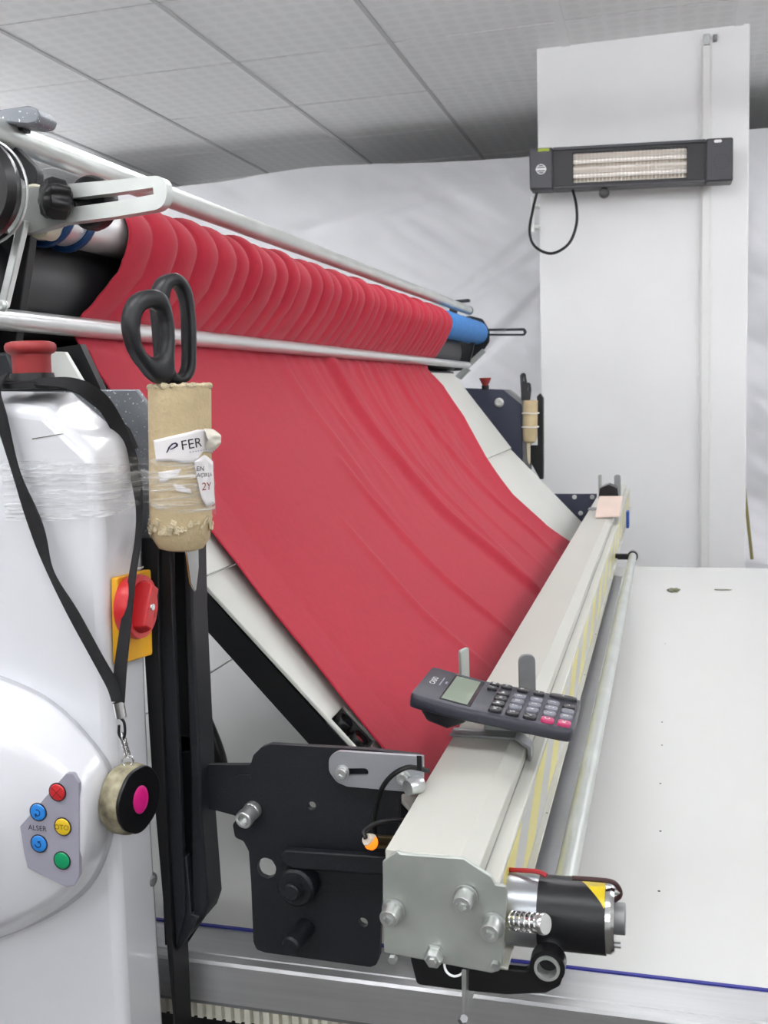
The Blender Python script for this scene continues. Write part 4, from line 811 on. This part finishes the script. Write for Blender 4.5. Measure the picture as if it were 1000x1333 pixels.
pl_ = on_tube(.0014); bm = bmesh.new(); vs = [bm.verts.new(pl_(*q)) for q in sw_]
for tri in tessellate_polygon([[V((q[0], q[1], 0)) for q in sw_]]): bm.faces.new([vs[i] for i in tri])
obj('lettering', bm, mat('violet_ink', '#2a1c40', .6), tube, smooth=0, label='dark violet swoosh emblem')
bits = []
for k in range(8): 
    q = on_tube(.0013, .12, tp([(246+k*3.2, 586)])[0][0], T0.z-(586.5-503-k*.3)*K); bits.append((q(0, 0), q(.0011, 0), q(.0011, .0008), q(0, .0008)))
bm = bmesh.new(); [bm.faces.new([bm.verts.new(p) for p in b]) for b in bits]
obj('lettering', bm, M['panelgrey'], tube, smooth=0)
wad = b_grid(lambda u, v: on_tube(.001+.007*math.sin(math.pi*min(1, max(0, v)))*(.5+.5*math.sin(u*3))+.0022*fnoise(u*5, v*5, 1))(TR*(.78+.95*u), T0.z-(557+28*v+3*u-503)*K), 18, 14)
obj('paper_wad', wad, M['blush2'], tube, smooth=180, label='crumpled peeling paper flap')
lab2 = obj('paper_tag', wrap_patch(tp([(250, 598), (262, 590), (271.5, 600), (273.7, 655), (264, 657), (258, 645), (253, 618)]), .0022, .0008), M['paper'], tube, smooth=180, label='white tag with red handwriting')
s = lab2.modifiers.new('t', 'SOLIDIFY'); s.thickness = .0003
for txt, px, py, sz, m in (('EN', 256.5, 607.5, .005, 'ink'), ("AÇIKLA", 262, 616, .0042, 'ink'), ('2Y', 263.5, 631, .0085, 'sun_red')):
    q = tp([(px, py)])[0]; obj('lettering', text_mesh(txt, sz, on_tube(.0036, -.05, q[0], q[1])), M[m], tube, smooth=0)
for pp_ in ([(208, 610), (236, 606), (232, 614), (216, 622), (210, 622)], [(226, 624), (246, 632), (248, 638), (230, 634)]):
    o = obj('paper_scrap', wrap_patch(tp(pp_), .0004, .0003, 12), M['paper'], tube, smooth=180); s = o.modifiers.new('t', 'SOLIDIFY'); s.thickness = .0003

# --- scissors: handles turned towards +X
SN = (.84, -.54, 0); SO = T0.lerp(T1, .02)
sfr = frame_n(SO, SN)
sc = thing('tailor_scissors', 'large black-handled tailor scissors standing in the near cardboard tube', 'scissors', SO, 'tailor scissors')
"""outlines in the plane of the blades, metres from the mouth of the tube"""
lo_ = [(-0.0240,0.0752),(-0.0328,0.0737),(-0.0408,0.0683),(-0.0454,0.0608),(-0.0476,0.0512),(-0.0469,0.0422),(-0.0444,0.0326),(-0.0397,0.0230),(-0.0335,0.0149),(-0.0275,0.0073),(-0.0198,0.0040),(-0.0137,0.0053),(-0.0101,0.0094),(-0.0095,0.0246),(-0.0086,0.0410),(-0.0090,0.0526),(-0.0101,0.0630),(-0.0119,0.0705),(-0.0173,0.0743)]
lhole = [(-0.0249,0.0620),(-0.0312,0.0595),(-0.0351,0.0538),(-0.0369,0.0452),(-0.0370,0.0349),(-0.0327,0.0275),(-0.0251,0.0235),(-0.0183,0.0270),(-0.0147,0.0374),(-0.0142,0.0502),(-0.0170,0.0582)]
ro_ = [(0.0024,0.0902),(-0.0045,0.0870),(-0.0089,0.0810),(-0.0113,0.0699),(-0.0111,0.0526),(-0.0105,0.0351),(-0.0096,0.0176),(-0.0069,0.0070),(-0.0003,0.0045),(0.0094,0.0049),(0.0166,0.0072),(0.0204,0.0125),(0.0221,0.0234),(0.0232,0.0474),(0.0231,0.0682),(0.0204,0.0823),(0.0146,0.0891),(0.0086,0.0914)]
rhole = [(0.0052,0.0811),(0.0015,0.0762),(0.0001,0.0645),(0.0005,0.0499),(0.0034,0.0411),(0.0028,0.0323),(0.0001,0.0205),(0.0016,0.0127),(0.0063,0.0103),(0.0120,0.0126),(0.0146,0.0210),(0.0162,0.0472),(0.0160,0.0662),(0.0132,0.0779),(0.0094,0.0818)]
def scaled(p, k, cx, cy): return [(cx+(x-cx)*k, cy+(y-cy)*k) for x, y in p]
def ray_out(poly, c, a):
    """distance from c to the outline in direction a"""
    dx, dy = math.cos(a), math.sin(a); best = 1e9
    for (x0, y0), (x1, y1) in zip(poly, poly[1:]+poly[:1]):
        ex, ey = x1-x0, y1-y0; den = dx*ey-dy*ex
        if abs(den) < 1e-12: continue
        t = ((x0-c[0])*ey-(y0-c[1])*ex)/den; q = ((x0-c[0])*dy-(y0-c[1])*dx)/den
        if t > 0 and -1e-9 <= q <= 1+1e-9: best = min(best, t)
    return best
def b_loop(outer, inner, f, th, t0, n=84):
    """rounded finger loop between an outer outline and the hole"""
    c = (sum(p[0] for p in inner)/len(inner), sum(p[1] for p in inner)/len(inner)); bm = bmesh.new(); R = []
    ro = [ray_out(outer, c, 2*math.pi*k/n) for k in range(n)]; ri = [ray_out(inner, c, 2*math.pi*k/n) for k in range(n)]
    sm = lambda l: [(l[k-1]+2*l[k]+l[(k+1) % n])/4 for k in range(n)]
    ro, ri = sm(sm(ro)), sm(sm(ri))
    for k in range(n):
        a = 2*math.pi*k/n; d = (math.cos(a), math.sin(a)); w_ = ro[k]-ri[k]; e = min(.005, w_*.42); g = th/2; ring = []
        for s_, h in ((0, -g+e), (0, g-e), (e*.3, g-e*.3), (e, g), (w_-e, g), (w_-e*.3, g-e*.3), (w_, g-e), (w_, -g+e), (w_-e*.3, -g+e*.3), (w_-e, -g), (e, -g), (e*.3, -g+e*.3)):
            r = ri[k]+s_; ring.append(bm.verts.new(fp(f, c[0]+d[0]*r, c[1]+d[1]*r, t0-g+h)))
        R.append(ring)
    for k in range(n):
        A, B = R[k], R[(k+1) % n]
        for j in range(12): bm.faces.new((A[j], B[j], B[(j+1) % 12], A[(j+1) % 12]))
    return bm
h1 = obj('handle', b_loop(lo_, lhole, sfr, .017, .014), M['handle'], sc, smooth=180)
h2 = obj('handle', b_loop(ro_, rhole, sfr, .017, -.006), M['handle'], sc, smooth=180)
obj('rivet', b_lathe([(0, 0), (0, .005), (.002, .0045), (.003, 0)], fp(sfr, -.002, -.006, .003), SN, 18), M['steel'], sc)
pivot_z = -TL-.02
bl = lambda x0, x1, xt, t0: b_prism([(x0, .004), (x1, .004), (x1, -.06), (xt+.005, -TL-.012), (xt+.0015, -TL-.030), (xt, -TL-.0315), (xt-.0035, -TL-.024), (x0+.002, -.06)], sfr, .0024, (), t0)
obj('blade', bl(-.011, .004, .003, .0015), M['blade'], sc, bevel=.0004)
obj('blade', bl(-.002, .013, .0045, -.0012), M['blade'], sc, bevel=.0004)

# --- clear film that ties the tube to the cover
film_path = smooth_path([(-.49, .6775, 0), (-.45, .6765, 0), (-.418, .6765, 0), (-.404, .682, 0), (-.400, .70, 0), (-.3985, .722, 0), (-.390, .722, 0)]+
    [tuple((T0.lerp(T1, .63)+(TE1*math.sin(a)+TE0*math.cos(a))*(TR+.0015))[:2])+(0,) for a in (-1.15, -.75, -.35, .1, .5, .9, 1.3, 1.7, 2.3)], 8)
def film_pt(i, j):
    n = len(film_path)-1; q = i*n; k = min(n-1, int(q)); p = film_path[k].lerp(film_path[k+1], q-k)
    pin = 1-.22*math.exp(-((i-.42)/.12)**2); z0 = 1.2845-.002*i+.004*math.sin(i*4); hh = .0215*pin*(1+.25*max(0, .3-i))
    d = film_path[min(n, k+1)]-film_path[max(0, k-1)]; d.normalize(); nn = V((d.y, -d.x, 0))
    w_ = .0012*fnoise(i*5, j*9, 1)+.0008*fnoise(i*9, j*22, 4)
    return V((p.x, p.y, z0+hh*(2*j-1)+.002*fnoise(i*8, j*2, 7)))+nn*(abs(w_)+.0003)
o = obj('stretch_film', b_grid(film_pt, 150, 44), M['film'], smooth=180)
tag(o, 'clear crinkled plastic film binding the cardboard tube to the white cover', 'film')

# ================================================================= TAPE MEASURE ON ITS LANYARD
TN = (.99, -.14, 0); TC = V((-0.3890,0.6750,1.0464)); tf = frame_n(TC, TN)
tm = thing('tape_measure', 'round worn tape measure with magenta button hanging on a black lanyard', 'tape measure', TC)
def tlob(t, a): return 1+.012*math.cos(6*t)
ax = V(TN).normalized()
obj('case', b_lathe([(-.019, 0), (-.019, .0235), (-.0175, .0258), (-.015, .0268), (-.006, .0268), (-.003, .0262), (-.001, .025), (-.001, 0)], TC, ax, 48, tlob), M['tape_rim'], tm, label='worn camouflage-pattern rim')
fo = []
for k in range(40):
    a = 2*math.pi*k/40; r = .0258+.0004*math.sin(2*a+1)+.0003*math.sin(7*a)
    if 3.6 < a < 4.3: r *= .97
    fo.append((r*math.cos(a), r*math.sin(a)*1.0))
obj('face', b_prism(fo, tf, .003, (), .0012), M['tapeface'], tm, bevel=.0008, smooth=40)
bf = (TC+V((0, 0, .0)), tf[1], tf[2], tf[3])
obj('button', [b_loft([[fp(tf, .0092*k_*math.cos(2*math.pi*i/36)+.0005, .0108*k_*math.sin(2*math.pi*i/36), h) for i in range(36)] for k_, h in ((1, .0008), (1, .0016), (.94, .0021), (.6, .0026), (.05, .0027))])], M['magenta'], tm, smooth=180, label='magenta oval button')
obj('tape_tongue', b_prism([(.008, -.0275), (.016, -.0265), (.016, -.0245), (.008, -.025)], tf, .008, (), -.004), M['chrome'], tm)
topc = TC+V((-.009, .002, .0275))
def link(c, ang, rx=.0022, rz=.0042, r=.00055):
    return b_tube([V(c)+V((rx*math.cos(a)*math.cos(ang), rx*math.cos(a)*math.sin(ang), rz*math.sin(a))) for a in [2*math.pi*k/16 for k in range(16)]], r, 6, closed=True)
clipb = V((-0.3964,0.6680,1.1193))
obj('eyelet', link(topc+V((0, 0, .002)), .4, .0042, .0045, .0009), M['chrome'], tm)
nl = 8
for k in range(nl): obj('chain_link', link((topc+V((0, 0, .008))).lerp(clipb+V((.001, 0, -.022)), k/(nl-1)), .3+(k % 2)*1.5), M['chrome'], tm)
obj('snap_hook', [b_tube(smooth_path([clipb+V(q) for q in ((0, 0, -.006), (.003, 0, -.010), (.003, 0, -.019), (.0005, 0, -.0225), (-.002, 0, -.019), (-.0015, 0, -.012))], 6), .0011, 8)], M['dblack'], tm, label='black snap hook')
obj('crimp', [b_pipe(clipb+V((-.001, 0, .006)), clipb+V((.0005, 0, -.006)), .0045, .0035, 16)], M['chrome'], tm)
jn = V((-0.3987,0.6680,1.1418)); wx = V((.9, -.3, .1))
left = [V((-0.4907,0.6900,1.3735)), V((-0.4899,0.6760,1.3595)), V((-0.4826,0.6710,1.3403)), V((-0.4715,0.6690,1.2979)), V((-0.4574,0.6680,1.2589)), V((-0.4469,0.6670,1.2239)), V((-0.4290,0.6660,1.1921)), V((-0.4118,0.6660,1.1602)), V((-0.3998,0.6660,1.1382)), V((-0.3973,0.6670,1.1261))]
obj('strap', b_ribbon(left, [V((.9, -.2, .35))]*3+[V((.8, -.5, .3)), V((.95, 0, .3)), V((.75, -.6, .35)), V((.85, -.3, .4)), V((.85, -.3, .45)), V((.95, -.2, .2)), V((.95, -.25, 0))], .0118), M['strap'], tm, smooth=30)
right = [V((-0.4938,0.7000,1.3713)), V((-0.4674,0.6940,1.3675)), V((-0.4431,0.7050,1.3649)), V((-0.4300,0.7220,1.3537)), V((-0.4245,0.7380,1.3318)), V((-0.4128,0.7380,1.3014)), V((-0.3997,0.7220,1.2732)), V((-0.3946,0.7080,1.2447)), V((-0.3918,0.6900,1.2165)), V((-0.3912,0.6740,1.1796)), V((-0.3930,0.6670,1.1518)), V((-0.3966,0.6670,1.1268))]
obj('strap', b_ribbon(right, [V((.1, .9, .35)), V((.1, .9, .4)), V((.3, .8, .5)), V((.6, .6, .6)), V((.8, .35, .45)), V((.85, -.2, .25)), V((.75, -.6, .05)), V((.7, -.7, 0)), V((.75, -.6, .1)), V((.9, -.35, .15)), V((.95, -.25, .1)), V((.95, -.25, 0))], .0120), M['strap'], tm, smooth=30)
obj('hook_fragment', b_prism([(0, 0), (.006, .0015), (.0065, .003), (-.001, .0015)], (V((-0.4135,0.7350,1.2142)), V((1, 0, 0)), V((0, 0, 1)), V((0, -1, 0))), .0015), M['white'], mc)

# ================================================================= FAR SCISSORS AND TUBE
FT0, FT1 = V((-0.3879,3.1000,1.3157)), V((-0.3922,3.1000,1.1864)); FR = .0215; fd_ = (FT1-FT0).normalized(); fL = (FT1-FT0).length
ft = obj('cardboard_tube', b_lathe([(0, FR-.003), (0, FR), (fL-.02, FR), (fL-.006, FR*.85), (fL, FR*.45), (fL-.01, FR*.6), (fL-.03, FR-.004), (0, FR-.003)], FT0, fd_, 28), M['card'], smooth=40)
tag(ft, 'small-looking far cardboard tube tied to the dark far post with white string', 'tube', 'scissor tubes')
for q in (.30, .62): obj('string', b_tube([FT0.lerp(FT1, q)+V(((FR+.004)*math.cos(a), (FR+.004)*math.sin(a), .001*math.sin(a*2))) for a in [2*math.pi*k/24 for k in range(24)]], .0018, 6, closed=True), M['string'], ft, label='white string')
fs = thing('tailor_scissors', 'dark far scissors standing in the far cardboard tube by the pillar', 'scissors', FT0, 'tailor scissors')
ff_ = frame_n(FT0+V((-.008, 0, 0)), (.45, -.9, 0))
obj('handle', b_prism(round_poly([(-.018, 0), (-.020, .05), (-.021, .075), (-.014, .084), (-.007, .078), (-.003, .05), (.002, 0)], .004, 3), ff_, .014, [[(-.014, .055), (-.015, .068), (-.011, .072), (-.009, .06)]], .004), M['handle'], fs, bevel=.002)
obj('handle', b_prism(round_poly([(-.008, 0), (-.006, .04), (.001, .055), (.010, .05), (.012, .03), (.008, 0)], .004, 3), ff_, .014, [[(-.001, .028), (.002, .042), (.006, .040), (.006, .028)]], -.002), M['handle'], fs, bevel=.002)
obj('blade', b_prism([(-.008, 0), (.006, 0), (.004, -fL-.06), (-.001, -fL-.064), (-.005, -fL-.05)], ff_, .003), M['card'] if False else mat('warm_blade', '#c9bda2', .3, .7), fs)

# ================================================================= CALCULATOR lying on the near clamp, display to the left
ka = V((.138, .0, -.0215)).normalized(); kb = V((.0, 1, .0)); kb = (kb-ka*kb.dot(ka)).normalized(); kc = ka.cross(kb)
KO = V((-.2190, .8560, 1.0805)); KS = .88; KL, KW = .1455/KS, .095/KS
def kp_(x, y, z): return KO+(ka*x+kb*y+kc*z)*KS
cal = thing('calculator', 'dark grey desktop calculator with green display lying across the beam', 'calculator', kp_(KL/2, KW/2, -.015))
def sect(x, inset, zt, zb, r=.004):
    y0, y1 = inset, KW-inset
    return [kp_(x, a, b) for a, b in ((y0+r, zb), (y0+r*.3, zb+r*.3), (y0, zb+r), (y0, zt-r), (y0+r*.3, zt-r*.3), (y0+r, zt), (KW/2, zt), (y1-r, zt), (y1-r*.3, zt-r*.3), (y1, zt-r), (y1, zb+r), (y1-r*.3, zb+r*.3), (y1-r, zb), (KW/2, zb))]
def ztop(x): return .0045*(max(0, 1-x/.060))**1.2+(.0 if x < .06 else 0)
st = [(0, .007, -.002), (.0012, .0035, 0), (.004, .0012, 0), (.010, 0, 0), (.03, 0, 0), (.052, .0004, 0), (.062, .0012, 0), (.085, .001, 0), (.12, .0003, 0), (KL-.012, 0, 0), (KL-.005, .0012, 0), (KL-.0015, .0035, 0), (KL, .007, -.002)]
obj('body', b_loft([sect(x, i, ztop(x)+dz, (-.0135 if x > .05 else -.0135)-dz*.8+ztop(x)*.6) for x, i, dz in st]), M['calc'], cal, smooth=50)
obj('battery_foot', b_loft([[kp_(x, y, -.012+ztop(x)*.5) for y in (i+.004, KW-i-.004)]+[kp_(x, y, z) for y, z in ((KW-i-.012, zb), (i+.012, zb))] for x, i, zb in ((.010, .006, -.016), (.018, .003, -.026), (.040, .003, -.030), (.058, .005, -.020))]), M['calcdark'], cal, bevel=.003, smooth=50)
# sloping display window
def onface(x, y, h=0.): return kp_(x, y, ztop(x)+h)
def slab(x0, x1, y0, y1, h0, h1, nm, m, par=cal, **k):
    return obj(nm, b_loft([[onface(x0, y0, h0), onface(x1, y0, h0), onface(x1, y1, h0), onface(x0, y1, h0)], [onface(x0, y0, h1), onface(x1, y0, h1), onface(x1, y1, h1), onface(x0, y1, h1)]]), m, par, **k)
slab(.0285, .0615, .010, KW-.010, -.002, .0005, 'display_frame', M['lcdframe'], bevel=.0004)
dsp = slab(.0305, .0575, .013, KW-.014, -.001, .0009, 'display', M['lcd'], bevel=.0003)
slab(.0585, .0608, .018, KW-.03, 0, .0008, 'solar_strip', mat('dark_red_glass', '#3d1420', .2))
RT = lambda cx, cy, h: (lambda x, y: onface(cx-y, cy+x, h))          # text upright with its top towards the display
obj('lettering', text_mesh('CASIO', .0085, RT(.0125, .060, .0004), bold=.00012), M['white'], cal, smooth=0)
slab(.0196, .0208, .050, .078, 0, .0004, 'print_mark', M['panelgrey'])
slab(.0242, .0262, .060, .067, 0, .0004, 'print_mark', M['panelgrey'])
rows = [.014, .0335, .051, .0685, .086]       # across the width, near edge first
kx = [.0705, .0835, .1005, .1175, .1345, .1505]
keys = [(kx[0], .079, 'b', '√', .010, .008), (kx[0], .094, 'b', 'MU', .010, .008),
 (kx[1], rows[0], 'b', 'MC', 0, 0), (kx[1], rows[1], 'b', 'MR', 0, 0), (kx[1], rows[2], 'b', 'M-', 0, 0), (kx[1], rows[3], 'b', 'M+', 0, 0), (kx[1], .093, 'b', '÷', .0115, .010),
 (kx[2], rows[0], 'b', '%', 0, 0), (kx[2], rows[1], 'g', '7', 0, 0), (kx[2], rows[2], 'g', '8', 0, 0), (kx[2], rows[3], 'g', '9', 0, 0), (kx[2], .093, 'b', '×', .0115, .010),
 (kx[3], rows[0], 'b', '√', 0, 0), (kx[3], rows[1], 'g', '4', 0, 0), (kx[3], rows[2], 'g', '5', 0, 0), (kx[3], rows[3], 'g', '6', 0, 0), (kx[3], .093, 'b', '−', .0115, .010),
 (kx[4], rows[0], 'p', 'C', 0, 0), (kx[4], rows[1], 'g', '1', 0, 0), (kx[4], rows[2], 'g', '2', 0, 0), (kx[4], rows[3], 'g', '3', 0, 0), ((kx[4]+kx[5])/2, .096, 'b', '+', .029, .0095),
 (kx[5], rows[0], 'p', 'AC', 0, 0), (kx[5], rows[1], 'g', '0', 0, 0), (kx[5], rows[2], 'g', '.', 0, 0), (kx[5], rows[3]-.0005, 'b', '=', 0, 0)]
for x, y, c, tx, lx, ly in keys:
    x *= 1.03; lx = lx or .0130; ly = ly or .0136; h = .0030
    b_ = []
    for k_, z in ((1, -.001), (1, h*.6), (.93, h*.9), (.84, h)):
        b_.append([onface(x+a*lx/2*k_, y+b*ly/2*k_, z) for a, b in ((-1, -.7), (-.7, -1), (.7, -1), (1, -.7), (1, .7), (.7, 1), (-.7, 1), (-1, .7))])
    kk = obj('key', b_loft(b_), M[{'b': 'key_b', 'g': 'key_g', 'p': 'key_p'}[c]], cal, smooth=40, label={'p': 'pink key', 'g': None, 'b': None}[c])
    obj('lettering', text_mesh(tx, .0075 if len(tx) == 1 else .0056, RT(x, y, h+.0002), bold=.0001), M['white'], kk, smooth=0)

# pinkish plate leaning on the far clamp
o = obj('beige_plate', b_loft([[(-.164, 2.52, 1.0315), (-.105, 2.54, 1.0315), (-.105, 2.542, 1.036), (-.164, 2.522, 1.036)], [(-.161, 2.655, 1.066), (-.102, 2.655, 1.066), (-.102, 2.655, 1.072), (-.161, 2.655, 1.072)]]), M['blush'], bevel=.005, bseg=3)
tag(o, 'pinkish beige plate leaning against the far clamp on the cream beam', 'plate')
